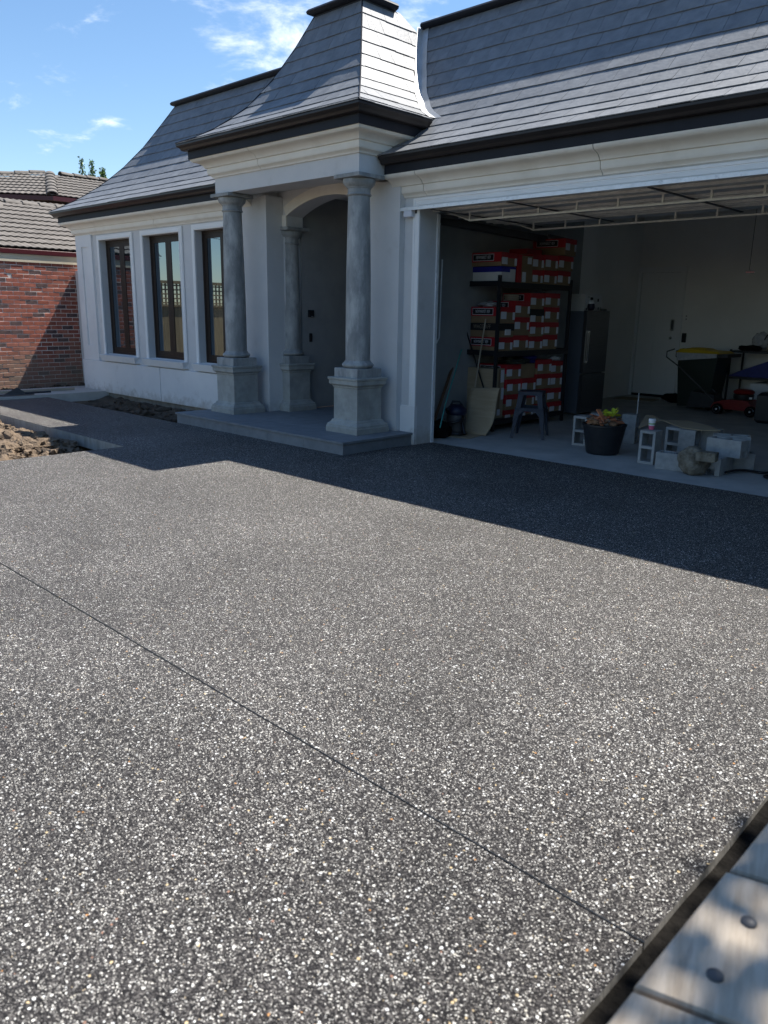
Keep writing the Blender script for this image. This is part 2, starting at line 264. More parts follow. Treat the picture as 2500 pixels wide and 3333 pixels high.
# clay dust splashed up the foot of the brick wall
for k_ in ('brick', 'brickdark', 'brickmid', 'mortar'):
    t_ = MT[k_].node_tree; b_ = t_.nodes['Principled BSDF']; src_ = b_.inputs['Base Color'].links[0].from_socket
    g_ = t_.nodes.new('ShaderNodeNewGeometry'); sx_ = t_.nodes.new('ShaderNodeSeparateXYZ'); t_.links.new(g_.outputs['Position'], sx_.inputs[0])
    nn_ = t_.nodes.new('ShaderNodeTexNoise'); nn_.inputs['Scale'].default_value = 2.2; nn_.inputs['Detail'].default_value = 6; t_.links.new(g_.outputs['Position'], nn_.inputs['Vector'])
    ma_ = t_.nodes.new('ShaderNodeMath'); ma_.operation = 'MULTIPLY_ADD'; t_.links.new(nn_.outputs[0], ma_.inputs[0]); ma_.inputs[1].default_value = -1.5; t_.links.new(sx_.outputs[2], ma_.inputs[2])
    mr_ = t_.nodes.new('ShaderNodeMapRange'); t_.links.new(ma_.outputs[0], mr_.inputs[0]); mr_.inputs[1].default_value = -.75; mr_.inputs[2].default_value = .25; mr_.inputs[3].default_value = .85; mr_.inputs[4].default_value = 0
    mi_ = t_.nodes.new('ShaderNodeMixRGB'); t_.links.new(mr_.outputs[0], mi_.inputs[0]); t_.links.new(src_, mi_.inputs[1]); mi_.inputs[2].default_value = (.25, .185, .135, 1); t_.links.new(mi_.outputs[0], b_.inputs['Base Color'])
# ------------------------------------------------------------------ mesh helpers
class MB:
    def __init__(s): s.v = []; s.f = []; s.m = []
    def add(s, vs, fs, mi=0):
        k = len(s.v); s.v += [tuple(p) for p in vs]; s.f += [tuple(i+k for i in f) for f in fs]; s.m += [mi]*len(fs); return s
    def box(s, x0, x1, y0, y1, z0, z1, mi=0, b=0.0):
        if b:
            v = []
            for z, q in ((z0, b), (z0+b, 0), (z1-b, 0), (z1, b)):
                v += [(x0+q+ (0 if q else 0), y0+q, z), (x1-q, y0+q, z), (x1-q, y1-q, z), (x0+q, y1-q, z)]
            f = [(3, 2, 1, 0)]
            for k in range(3):
                for i in range(4): f.append((4*k+i, 4*k+(i+1) % 4, 4*k+4+(i+1) % 4, 4*k+4+i))
            f.append((12, 13, 14, 15)); return s.add(v, f, mi)
        return s.add([(x0, y0, z0), (x1, y0, z0), (x1, y1, z0), (x0, y1, z0), (x0, y0, z1), (x1, y0, z1), (x1, y1, z1), (x0, y1, z1)],
                     [(3, 2, 1, 0), (4, 5, 6, 7), (0, 1, 5, 4), (1, 2, 6, 5), (2, 3, 7, 6), (3, 0, 4, 7)], mi)
    def hexa(s, p, mi=0):  # 8 points bottom 4 top 4
        return s.add(p, [(3, 2, 1, 0), (4, 5, 6, 7), (0, 1, 5, 4), (1, 2, 6, 5), (2, 3, 7, 6), (3, 0, 4, 7)], mi)
    def lathe(s, c, prof, n=32, mi=0, cap=True, ax='z'):
        vs = []
        for r, z in prof:
            for i in range(n):
                a = 2*math.pi*i/n; q = (r*math.cos(a), r*math.sin(a), z)
                if ax == 'x': q = (q[2], q[0], q[1])
                if ax == 'y': q = (q[0], q[2], q[1])
                vs.append((c[0]+q[0], c[1]+q[1], c[2]+q[2]))
        fs = []
        for k in range(len(prof)-1):
            for i in range(n): j = (i+1) % n; fs.append((k*n+i, k*n+j, (k+1)*n+j, (k+1)*n+i))
        if cap: fs.append(tuple(reversed(range(n)))); fs.append(tuple((len(prof)-1)*n+i for i in range(n)))
        return s.add(vs, fs, mi)
    def tube(s, pts, r, n=8, mi=0):
        pts = [Vector(p) for p in pts]; vs = []; fs = []
        rs = r if isinstance(r, (list, tuple)) else [r]*len(pts)
        ref = None
        for k, p in enumerate(pts):
            t = (pts[min(k+1, len(pts)-1)]-pts[max(k-1, 0)]).normalized()
            if ref is None: ref = Vector((0, 0, 1)) if abs(t.z) < .9 else Vector((1, 0, 0))
            a = t.cross(ref).normalized(); b = a.cross(t).normalized(); ref = b
            for i in range(n):
                th = 2*math.pi*i/n; vs.append(p+a*rs[k]*math.cos(th)+b*rs[k]*math.sin(th))
        for k in range(len(pts)-1):
            for i in range(n): j = (i+1) % n; fs.append((k*n+i, k*n+j, (k+1)*n+j, (k+1)*n+i))
        fs.append(tuple(reversed(range(n)))); fs.append(tuple((len(pts)-1)*n+i for i in range(n)))
        return s.add(vs, fs, mi)
    def bar(s, a, b, w, h, mi=0, upv=(0, 0, 1)):
        a = Vector(a); b = Vector(b); t = (b-a).normalized(); u = Vector(upv)
        if abs(t.dot(u)) > .95: u = Vector((1, 0, 0))
        sd = t.cross(u).normalized()*w/2; uu = sd.cross(t).normalized()*h/2
        return s.hexa([a-sd-uu, a+sd-uu, b+sd-uu, b-sd-uu, a-sd+uu, a+sd+uu, b+sd+uu, b-sd+uu], mi)
    def sweep(s, prof, path, side=1, mi=0, closed_prof=True):
        # prof: (out, z); path: xy list; out is to the side given
        P = [Vector((p[0], p[1])) for p in path]; n = len(P); k = len(prof); vs = []
        for i in range(n):
            ds = []
            if i > 0: ds.append((P[i]-P[i-1]).normalized())
            if i < n-1: ds.append((P[i+1]-P[i]).normalized())
            ns = [Vector((d.y, -d.x))*side for d in ds]
            if len(ns) == 2:
                m = (ns[0]+ns[1]).normalized(); m = m/ m.dot(ns[0])
            else: m = ns[0]
            for o, z in prof: vs.append((P[i].x+m.x*o, P[i].y+m.y*o, z))
        fs = []
        for i in range(n-1):
            for j in range(k if closed_prof else k-1):
                j2 = (j+1) % k; fs.append((i*k+j, i*k+j2, (i+1)*k+j2, (i+1)*k+j))
        if closed_prof: fs.append(tuple(range(k))); fs.append(tuple((n-1)*k+j for j in reversed(range(k))))
        return s.add(vs, fs, mi)
    def prism(s, pts, z0, z1, mi=0):
        n = len(pts); return s.add([(p[0], p[1], z0) for p in pts]+[(p[0], p[1], z1) for p in pts],
            [tuple(reversed(range(n))), tuple(range(n, 2*n))]+[(i, (i+1) % n, n+(i+1) % n, n+i) for i in range(n)], mi)
    def xform(s, M4):
        s.v = [tuple(M4 @ Vector(p)) for p in s.v]; return s
WL = {}
def fixn(me):
    bm = bmesh.new(); bm.from_mesh(me); bmesh.ops.recalc_face_normals(bm, faces=bm.faces); bm.to_mesh(me); bm.free()
def obj(name, mb, mats, parent=None, smooth=False, origin=None, fix=True, **props):
    if not isinstance(mats, (list, tuple)): mats = [mats]
    xs = [p[0] for p in mb.v]; ys = [p[1] for p in mb.v]; zs = [p[2] for p in mb.v]
    o0 = Vector(origin) if origin else Vector(((min(xs)+max(xs))/2, (min(ys)+max(ys))/2, min(zs)))
    me = bpy.data.meshes.new(name); me.from_pydata([(p[0]-o0.x, p[1]-o0.y, p[2]-o0.z) for p in mb.v], [], mb.f)
    for m in mats: me.materials.append(MT[m] if isinstance(m, str) else m)
    if len(mats) > 1: me.polygons.foreach_set('material_index', mb.m)
    if fix: fixn(me)
    if smooth is not False:
        me.polygons.foreach_set('use_smooth', [True]*len(me.polygons))
        try: me.set_sharp_from_angle(angle=R(smooth if smooth is not True else 40))
        except Exception: pass
    o = bpy.data.objects.new(name, me); COL.objects.link(o); WL[o.name] = o0
    if parent is not None:
        o.parent = parent; o.location = o0-WL[parent.name]
    else: o.location = o0
    for k, v in props.items(): o[k] = v
    return o
def thing(name, label, cat, loc, group=None):
    o = bpy.data.objects.new(name, None); COL.objects.link(o); o.location = loc; WL[o.name] = Vector(loc); o.empty_display_size = .2
    o['label'] = label; o['category'] = cat
    if group: o['group'] = group
    return o
def grp(name, parent, loc=None):   # an empty part that parents its sub-parts
    o = bpy.data.objects.new(name, None); COL.objects.link(o); L = Vector(loc) if loc else WL[parent.name].copy(); WL[o.name] = L
    o.parent = parent; o.location = L-WL[parent.name]; return o
def tag(o, label, cat, group=None):
    o['label'] = label; o['category'] = cat
    if group: o['group'] = group
    return o
def struct(o): o['kind'] = 'structure'; return o
def rotz_about(mb, c, a): 
    return mb.xform(Matrix.Translation(Vector(c)) @ Matrix.Rotation(a, 4, 'Z') @ Matrix.Translation(-Vector(c)))

# ================================================================== GROUND
g = MB(); S = 260
g.box(-S, S, -S, S, -0.62, -0.60); struct(obj('ground', g, 'soil'))
d = MB(); DR = -0.716
near = [(DR, -6), (DR, 1.795), (-9.0, 1.795), (-9.0, -6)]
far = [(DR, 1.805), (DR, 7.864), (-6.735, 7.864), (-6.735, 7.30), (-10.44, 7.30), (-10.44, 6.27), (-15.0, 6.27), (-15.0, 4.65), (-9.0, 4.65), (-9.0, 1.805)]
def slab(pts, z0, z1, name):
    m = MB(); n = len(pts)
    m.add([(p[0], p[1], z1) for p in pts], [tuple(range(n))], 0)
    m.add([(p[0], p[1], z0) for p in pts]+[(p[0], p[1], z1) for p in pts], [(i, (i+1) % n, n+(i+1) % n, n+i) for i in range(n)], 1)
    return struct(obj(name, m, ['aggregate', 'slab_edge'], fix=False))
slab(near, -.15, 0, 'driveway'); slab(far, -.15, 0, 'driveway')
struct(obj('expansion_joint', MB().box(-8.99, DR-.002, 1.7952, 1.8048, -.14, -.005), 'rubber'))
m = MB().box(-7.4, -.45, 7.868, 16.2, -.12, -.002); struct(obj('garage_floor', m, 'gfloor'))
m = MB().box(-16.35, -15.02, -4, 12, -.12, .045); struct(obj('side_path', m, 'pathconc'))
# soil sheet with lumps (bed at left, trench by the wall, verge at right)
def soil(name, x0, x1, y0, y1, z, amp, nx, ny, dip=None, mt='soil'):
    m = MB(); vs = []
    for j in range(ny+1):
        for i in range(nx+1):
            x = x0+(x1-x0)*i/nx; y = y0+(y1-y0)*j/ny
            h = noise.fractal(Vector((x*2.2, y*2.2, 1.3)), 1.0, 2.1, 5)*amp + abs(noise.noise(Vector((x*7, y*7, 4))))*amp*.5
            vs.append((x, y, z+h+(dip(x, y) if dip else 0)))
    fs = [(j*(nx+1)+i, j*(nx+1)+i+1, (j+1)*(nx+1)+i+1, (j+1)*(nx+1)+i) for j in range(ny) for i in range(nx)]
    m.add(vs, fs); o = obj(name, m, mt, smooth=70, fix=False); o['kind'] = 'structure'; return o
def dipL(x, y):
    e = max(0, (x+9.9)/.9)   # lower next to the drive corner
    return -.10*min(1, e) - .06*max(0, (y-4.2)/.45)
soil('soil_bed', -22, -9.0, -6, 4.65, -.19, .07, 260, 150, dipL)
soil('soil_trench', -15.02, -10.4, 6.27, 7.56, -.17, .06, 110, 34, lambda x, y: .06*max(0, (y-6.9)/.5))
soil('soil_verge', DR, 6, -6, 7.8, -.022, .018, 90, 120, mt='gap_shade_soil')
soil('soil_side', -17.2, -16.35, -4, 12, -.03, .05, 20, 200)
# clods
def clod_mesh(m, c, r, seed):
    bm = bmesh.new(); bmesh.ops.create_icosphere(bm, subdivisions=3 if r > .07 else 2, radius=1)
    q = Vector((seed*1.7, seed*.9, seed*2.3)); sc = Vector((r*rnd.uniform(.8, 1.5), r*rnd.uniform(.7, 1.1), r*rnd.uniform(.45, .8))); ro = Matrix.Rotation(rnd.uniform(0, 6.3), 3, 'Z')
    vs = []
    for v in bm.verts:
        k = 1+.75*noise.noise(v.co*1.3+q)+.45*noise.noise(v.co*3.1+q); p = v.co*k; p = ro @ Vector((p.x*sc.x, p.y*sc.y, p.z*sc.z)); vs.append(Vector(c)+p)
    fs = [tuple(v.index for v in f.verts) for f in bm.faces]; bm.free(); m.add(vs, fs)
m = MB()
for i in range(1500):
    x = -9.25-abs(rnd.gauss(0, 1.7))-.1; y = rnd.uniform(1.5, 4.5); r = rnd.choice([.015, .02, .03, .04, .06, .08, .11])*rnd.uniform(.8, 1.3)
    if x > -9.6: r = min(r, .05)
    clod_mesh(m, (x, y, -.18+r*.25+dipL(x, y)+(.07 if x < -10 else 0)), r, i)
for i in range(70): clod_mesh(m, (rnd.uniform(-13.5, -9.9), rnd.uniform(3.5, 4.2), -.13), rnd.uniform(.07, .13), 900+i)
o = obj('soil_clods', m, 'clod', smooth=22, fix=False); o['kind'] = 'stuff'
m = MB()
for i in range(150):
    x = rnd.uniform(-14.2, -10.5); clod_mesh(m, (x, rnd.uniform(6.75, 7.4), -.13), rnd.choice([.03, .05, .08, .12]), 300+i)
for i in range(80): clod_mesh(m, (rnd.uniform(-17.0, -16.4), rnd.uniform(5.2, 8.6), -.02), rnd.choice([.03, .05, .08]), 600+i)
for i in range(90): clod_mesh(m, (rnd.uniform(-.71, -.3), rnd.uniform(.3, 6.5), -.15), rnd.choice([.012, .02, .03]), 700+i)
o = obj('soil_rubble', m, 'soil', smooth=50, fix=False); o['kind'] = 'stuff'

# ================================================================== HOUSE
house = thing('house', 'single storey rendered house with slate mansard roof, columned portico and open double garage', 'house', (-8.6, 7.5, 0))
CX1, CX2, CY = -9.94, -7.31, 7.05
RX1, RX2, RY = -9.69, -7.56, 7.90
STEP = .16
# --- footing, plinth, wing wall
obj('footing', MB().box(-15.98, -10.3, 7.52, 7.85, -.6, .03), 'footing', house)
jx = -12.9
for a, b in ((-15.93, jx-.012), (jx+.012, -10.15)):
    m = MB(); m.box(a, b, 7.46, 7.53, .02, .632, b=.006); obj('plinth_panel', m, 'plinth', house)
obj('plinth_joint', MB().box(jx-.03, jx+.03, 7.475, 7.53, .022, .625), 'plinth', house)
WY = 7.53
wins = [(-14.98, -13.79), (-13.33, -12.13), (-11.66, -10.46)]
m = MB(); xs = -15.93
for a, b in wins:
    m.box(xs, a, WY, 7.80, .02, 3.5); m.box(a, b, WY, 7.80, .02, .775); m.box(a, b, WY, 7.80, 2.917, 3.5); xs = b
m.box(xs, -10.1, WY, 7.80, .02, 3.5)
m.box(-15.93, -15.7, 7.80, 15, -.1, 3.4)
obj('wing_wall', m, 'wall', house)
obj('side_wall', MB().box(-16.985, -15.935, 7.93, 8.1, -.1, 2.42), 'wall', house)
# pilaster with recessed panel
m = MB(); y0, y1 = 7.49, 7.53
px0, px1, pz0, pz1 = -15.93, -15.27, .635, 3.035; rx0, rx1, rz0, rz1 = -15.70, -15.42, .93, 2.82
m.box(px0, rx0, y0, y1, pz0, pz1); m.box(rx1, px1, y0, y1, pz0, pz1); m.box(rx0, rx1, y0, y1, pz0, rz0); m.box(rx0, rx1, y0, y1, rz1, pz1); m.box(rx0, rx1, 7.515, y1, rz0, rz1)
obj('pilaster', m, 'plinth', house)
# --- windows
for a, b in wins:
    z0, z1 = .775, 2.917
    w = grp('window', house, ((a+b)/2, 7.66, z0))
    arch_prof = [(.0, 7.525), (0, 7.50), (.018, 7.488), (.03, 7.488), (.036, 7.497), (.068, 7.497), (.075, 7.505), (.088, 7.505), (.088, 7.525)]
    m = MB()
    def run(pts, prof):   # sweep in xz plane, out = away from the opening
        k = len(prof); vs = []; n = len(pts)
        for i, (x, z, ox, oz) in enumerate(pts):
            for o_, y in prof: vs.append((x+ox*o_, y, z+oz*o_))
        fs = [(i*k+j, i*k+(j+1) % k, (i+1)*k+(j+1) % k, (i+1)*k+j) for i in range(n-1) for j in range(k)]
        fs += [tuple(range(k)), tuple((n-1)*k+j for j in range(k))]; m.add(vs, fs)
    run([(a, z0, -1, 0), (a, z1, -1, 1), (b, z1, 1, 1), (b, z0, 1, 0)], arch_prof)
    obj('architrave', m, 'trim', w, smooth=35)
    m = MB(); m.hexa([(a-.07, 7.43, .655), (b+.07, 7.43, .655), (b+.10, 7.56, .655), (a-.10, 7.56, .655), (a-.10, 7.40, .768), (b+.10, 7.40, .768), (b+.10, 7.56, .782), (a-.10, 7.56, .782)])
    obj('sill', m, 'plinth', w)
    m = MB(); m.box(a+.002, b-.002, 7.56, 7.78, .60+.16, z0+.012); 
    obj('sill_top', m, 'plinth', w)
    fy0, fy1 = 7.645, 7.74
    m = MB(); t = .045
    m.box(a, a+t, fy0, fy1, z0+.012, z1); m.box(b-t, b, fy0, fy1, z0+.012, z1); m.box(a+t, b-t, fy0, fy1, z1-t, z1); m.box(a+t, b-t, fy0, fy1, z0+.012, z0+t+.012)
    obj('frame', m, 'bronze', w)
    c = (a+b)/2
    for s0, s1 in ((a+t+.002, c-.002), (c+.002, b-t-.002)):
        m = MB(); q = .085; sy0, sy1 = 7.652, 7.70; zb, zt = z0+t+.014, z1-t-.002
        m.box(s0, s0+q, sy0, sy1, zb, zt); m.box(s1-q, s1, sy0, sy1, zb, zt); m.box(s0+q, s1-q, sy0, sy1, zt-.075, zt); m.box(s0+q, s1-q, sy0, sy1, zb, zb+.085)
        so_ = obj('sash', m, 'bronze', w)
        obj('pane', MB().box(s0+q-.005, s1-q+.005, 7.660, 7.668, zb+.08, zt-.07), 'glass', w)
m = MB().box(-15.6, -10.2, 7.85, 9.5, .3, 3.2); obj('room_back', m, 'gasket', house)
# --- cornices
def cornice_prof(zb):  # zb: underside height; total height .245, projects .25
    P = [(0, zb), (.022, zb), (.024, zb+.012), (.03, zb+.02), (.045, zb+.032), (.068, zb+.045), (.074, zb+.058), (.078, zb+.07), (.078, zb+.122), (.10, zb+.128), (.105, zb+.14),
         (.115, zb+.155), (.14, zb+.178), (.175, zb+.194), (.215, zb+.203), (.222, zb+.207), (.232, zb+.215), (.245, zb+.232), (.25, zb+.25), (0, zb+.25)]
    return P
def cornice(path, side, zb):
    obj('cornice', MB().sweep(cornice_prof(zb), path, side), 'cream', house, smooth=28)
cornice([(-15.93, 9.5), (-15.93, WY), (-12.83, WY)], 1, 3.03); cornice([(-12.82, WY), (-10.0, WY)], 1, 3.03)
for a, b in ((-7.12, -6.63), (-6.622, -4.30), (-4.292, -1.9), (-1.892, .3)): cornice([(a, WY), (b, WY)], 1, 3.03)
BW = .165
bx0, bx1, by = CX1-BW, CX2+BW, CY-BW
cornice([(bx0, 8.2), (bx0, by), (-9.0, by)], 1, 3.48)
cornice([(-8.992, by), (bx1, by), (bx1, 7.9)], 1, 3.48)
# --- fascia + gutter
def eaves(path, side, zf, zg):   # fascia .25 out, gutter outside of it
    f = MB().sweep([(.225, zf), (.262, zf), (.262, zg-.02), (.225, zg-.02)], path, side); obj('fascia', f, 'colorbond', house)
    gp = [(.262, zg-.012), (.262, zg-.088), (.30, zg-.091), (.318, zg-.086), (.33, zg-.076), (.336, zg-.062), (.35, zg-.045), (.37, zg-.032), (.380, zg-.022), (.380, zg), (.366, zg+.002), (.362, zg-.012)]
    obj('gutter', MB().sweep(gp, path, side), 'gutter', house, smooth=30)
    obj('soffit', MB().sweep([(0, zf+.002), (.225, zf+.002), (.225, zf+.02), (0, zf+.02)], path, side), 'colorbond', house)
eaves([(-15.93, 15), (-15.93, WY+.02), (-10.1, WY+.02)], 1, 3.275, 3.475)
eaves([(-7.12, WY+.02), (.4, WY+.02), (.4, 9)], 1, 3.275, 3.475)
eaves([(bx0, 7.74), (bx0, by), (bx1, by), (bx1, 7.74)], 1, 3.72, 3.915)
# --- roofs
PM = [(0, 3.475), (.36, 3.68), (.72, 3.95), (1.06, 4.29), (1.38, 4.70), (1.64, 5.11), (1.86, 5.47)]
PP = [(0, 3.915), (.25, 4.02), (.49, 4.18), (.76, 4.43), (1.01, 4.79), (1.22, 5.17), (1.41, 5.57)]
def lin(P, x, k=0):
    for a, b in zip(P, P[1:]):
        if (a[k] <= x <= b[k]): return a[1-k]+(b[1-k]-a[1-k])*(x-a[k])/(b[k]-a[k])
    return P[0][1-k] if x < P[0][k] else P[-1][1-k]
def course_pts(P, step):
    seg = []; L = 0
    for a, b in zip(P, P[1:]): l = math.hypot(b[0]-a[0], b[1]-a[1]); seg.append((L, L+l, a, b)); L += l
    n = max(1, round(L/step)); out = []
    for i in range(n+1):
        s = L*i/n
        for s0, s1, a, b in seg:
            if s <= s1+1e-6: t = (s-s0)/(s1-s0); out.append((a[0]+(b[0]-a[0])*t, a[1]+(b[1]-a[1])*t)); break
    return out
slates = []
def roof_face(roof, O, e, nn, P, ul, ur, w=.30, step=.232):
    """O: eave origin xy, e: along-eave unit, nn: inward unit; ul/ur(d): limits of u"""
    pts = course_pts(P, step); e = Vector((*e, 0)); nn = Vector((*nn, 0)); O = Vector((*O, 0))
    def at(u, d, z): return O+e*u+nn*d+Vector((0, 0, z))
    m = MB()
    for (d0, z0), (d1, z1) in zip(pts, pts[1:]):
        N_ = Vector((0, 0, 1))*(d1-d0)-nn*(z1-z0); N_.normalize(); k = -N_*.012
        m.add([at(ul(d0), d0, z0)+k, at(ur(d0), d0, z0)+k, at(ur(d1), d1, z1)+k, at(ul(d1), d1, z1)+k], [(0, 1, 2, 3)])
    obj('roof_deck', m, 'deck', roof)
    for ci, ((d0, z0), (d1, z1)) in enumerate(zip(pts, pts[1:])):
        N_ = (Vector((0, 0, 1))*(d1-d0)-nn*(z1-z0)).normalized(); T = (nn*(d1-d0)+Vector((0, 0, z1-z0))).normalized()
        L0, R0, L1, R1 = ul(d0), ur(d0), ul(d1), ur(d1)
        u = math.floor(min(L0, L1)/w)*w-w*(.5 if ci % 2 else 0)-rnd.uniform(0, .03)
        while u < max(R0, R1):
            wj = w*rnd.uniform(.94, 1.06); a, b = u+.002, u+wj-.002; u += wj
            a0, b0, a1, b1 = max(a, L0), min(b, R0), max(a, L1), min(b, R1)
            if b0-a0 < .02 and b1-a1 < .02: continue
            if b0 < a0: a0 = b0 = (a1 if a0 > b0 and a1 >= R0 else min(max(a0, L0), R0))
            if b1 < a1: a1 = b1 = min(max((a1+b1)/2, L1), R1)
            lo = .0145+rnd.uniform(-.0015, .003); hi = .004; th = .009; j = rnd.uniform(-.006, .004)
            A = at(a0, d0, z0)+T*j; B = at(b0, d0, z0)+T*(j+rnd.uniform(-.003, .003)); C_ = at(b1, d1, z1)+T*.01; D = at(a1, d1, z1)+T*.01
            q = [A+N_*(lo-th), B+N_*(lo-th), C_+N_*(hi-th+.002), D+N_*(hi-th+.002), A+N_*lo, B+N_*lo, C_+N_*hi, D+N_*hi]
            cen = (A+B+C_+D)/4; pr = project(cen); ar = 0
            if pr and -120 < pr[0] < 2620 and -120 < pr[1] < 3400 and N_.dot(Vector((0, 0, H))-cen) > 0: ar = (B-A).length/pr[2]**2*N_.dot((Vector((0, 0, H))-cen).normalized())
            slates.append((ar, roof, q))
YE = 7.17; XV = bx1  # eave line of main roof
def inv(P, z): return lin([(b, a) for a, b in P], z)
portL, portR, portY = bx0-.385, bx1+.385, by-.385
wing_roof = grp('roof', house, (-13, 8, 3.47)); garage_roof = grp('roof', house, (-3.5, 8, 3.47)); portico_roof = grp('roof', house, (-8.6, 7.5, 3.9))
xl = -16.31
def g_left(d):
    z = lin(PM, d)
    return (bx1+.01 if z < 3.93 else portR-inv(PP, z))+ (.11 if z > 4.0 else 0)
def w_right(d):
    z = lin(PM, d)
    return (bx0-.01 if z < 3.93 else portL+inv(PP, z))
roof_face(wing_roof, (0, YE), (1, 0), (0, 1), PM, lambda d: xl+d, lambda d: w_right(d)+.02)
roof_face(garage_roof, (0, YE), (1, 0), (0, 1), PM, g_left, lambda d: .75-d)
W2 = portR-portL
roof_face(portico_roof, (portL, portY), (1, 0), (0, 1), PP, lambda d: d, lambda d: W2-d, w=.27)
def back_y(d):
    z = lin(PP, d); return (YE+inv(PM, z)-portY if z < 5.45 else 8.62-portY)-(.10 if z < 5.4 else 0)
roof_face(portico_roof, (portR, portY), (0, 1), (-1, 0), PP, lambda d: d, back_y, w=.27)
roof_face(portico_roof, (portL, portY), (0, 1), (1, 0), PP, lambda d: d, back_y, w=.27)
m = MB()
pts = course_pts(PM, .3); me_ = MB()
for (d0, z0), (d1, z1) in zip(pts, pts[1:]):   # west end of the wing
    m.add([(xl+d0, YE+d0, z0), (xl+d0, 15, z0), (xl+d1, 15, z1), (xl+d1, YE+d1, z1)], [(0, 1, 2, 3)])
    me_.add([(.75-d0, YE+d0, z0), (.75-d0, 15, z0), (.75-d1, 15, z1), (.75-d1, YE+d1, z1)], [(0, 1, 2, 3)])
obj('roof_end', m, 'slate', wing_roof); obj('roof_end', me_, 'slate', garage_roof)
obj('flat_top', MB().box(xl+1.86, .75-1.86, YE+1.90, 16, 5.40, 5.465), 'colorbond', wing_roof)
slates.sort(key=lambda s: -s[0])
FC = [(0, 1, 2, 3), (7, 6, 5, 4), (0, 4, 5, 1), (1, 5, 6, 2), (2, 6, 7, 3), (3, 7, 4, 0)]
rest = {}
for i, (ar, roof, q) in enumerate(slates):
    if i < 300: obj('slate', MB().add(q, FC), 'slate', roof)
    else: rest.setdefault(roof.name, (roof, MB()))[1].add(q, FC)
for roof, mb in rest.values(): o = obj('slate', mb, 'slate', roof); o['kind'] = 'stuff'
# cappings
def cap(roof, path, side, z):
    m = MB().sweep([(-.10, z-.005), (-.10, z+.03), (-.02, z+.055), (.03, z+.058), (.075, z+.05), (.095, z+.02), (.085, z-.01), (.05, z-.025), (.02, z-.03), (.012, z-.10), (0, z-.10), (0, z-.005)], path, side); obj('capping', m, 'colorbond', roof, smooth=50)
yt = YE+1.86; xc = portR-inv(PP, 5.44)
cap(garage_roof, [(xc+.02, yt), (.75-1.86, yt), (.75-1.86, 14)], 1, 5.48)
cap(wing_roof, [(xl+1.86, 14), (xl+1.86, yt), (portL+inv(PP, 5.44), yt)], 1, 5.48)
dt = PP[-1][0]; tx0, tx1, ty0, ty1 = portL+dt, portR-dt, portY+dt, 8.50
cap(portico_roof, [(tx0, ty1), (tx0, ty0), (tx1, ty0), (tx1, ty1)], 1, 5.595)
m = MB(); m.box(tx0, tx1, ty0, ty1, 5.3, 5.60); m.hexa([(tx0-.06, ty1, 5.3), (tx1+.06, ty1, 5.3), (tx1+.06, ty1+.3, 5.3), (tx0-.06, ty1+.3, 5.3), (tx0, ty1, 5.60), (tx1, ty1, 5.60), (tx1+.05, ty1+.22, 5.45), (tx0-.05, ty1+.22, 5.45)])
obj('turret_top', m, 'colorbond', portico_roof)
# valley flashing between portico and garage roof
m = MB(); prev = None
for k in range(0, 15):
    z = 3.96+(5.455-3.96)*k/14; d1 = inv(PP, z); d2 = inv(PM, z); V = Vector((portR-d1, YE+d2, z)); 
    d1b = max(0, d1-.0); a = V+Vector((.012, -.115, .012)); b = V+Vector((.015, .0, .02)); c = Vector((V.x+.125, YE+d2-.014, z+.012))
    cur = (a, b, c)
    if prev: m.add([prev[0], prev[1], prev[2], cur[0], cur[1], cur[2]], [(0, 1, 4, 3), (1, 2, 5, 4)])
    prev = cur
obj('valley_flashing', m, 'flash', garage_roof, fix=False)
# copper edge on the back line of the portico roof
# hip ridge strips on slates
for P_, O_, dx in ((PP, (portR, portY), -1), (PP, (portL, portY), 1), (PM, (xl, YE), 1)):
    pts = [Vector((O_[0]+dx*dd, O_[1]+dd, zz+.014)) for dd, zz in course_pts(P_, .232)]
    obj('hip_flashing', MB().tube(pts, .010, 6), 'colorbond', portico_roof if P_ is PP else wing_roof)
# --- portico beam, ceiling
m = MB(); m.box(bx0, bx1, by, CY+BW, 3.27, 3.75); m.box(bx0, bx0+2*BW, CY+BW, 7.9, 3.27, 3.75); m.box(bx1-2*BW, bx1, CY+BW, 7.9, 3.27, 3.75)
obj('portico_beam', m, 'wall', house)
obj('porch_ceiling', MB().box(bx0+2*BW, bx1-2*BW, CY+BW, 12.4, 3.36, 3.42), 'wall', house)
# piers flanking the porch
obj('pier', MB().box(-10.32, -9.655, 7.435, 7.76, STEP, 3.28), 'wall', house)
obj('pier', MB().box(-7.60, -6.985, 7.435, 7.76, STEP, 3.235), 'wall', house)
obj('pier', MB().box(-10.32, -10.1, 7.44, 7.76, .0, 3.3), 'wall', house)
# arch wall between rear columns
ay0, ay1 = 7.75, 8.05; axl, axr, zs, zc = -9.56, -7.69, 3.02, 3.235
acx = (axl+axr)/2; hw = (axr-axl)/2; rise = zc-zs; AR = (hw*hw+rise*rise)/(2*rise); acz = zc-AR
def arc(r, n=24):
    a = math.asin(hw/AR); return [(acx+r*math.sin(-a+2*a*i/n), acz+r*math.cos(-a+2*a*i/n)) for i in range(n+1)]
inn = arc(AR); top = 3.9
m = MB(); 
vs = [(axl, ay0, 2.87)]+[(x, ay0, z) for x, z in inn]+[(axr, ay0, 2.87), (axr+.8, ay0, 2.87), (axr+.8, ay0, top), (axl-.8, ay0, top), (axl-.8, ay0, 2.87)]
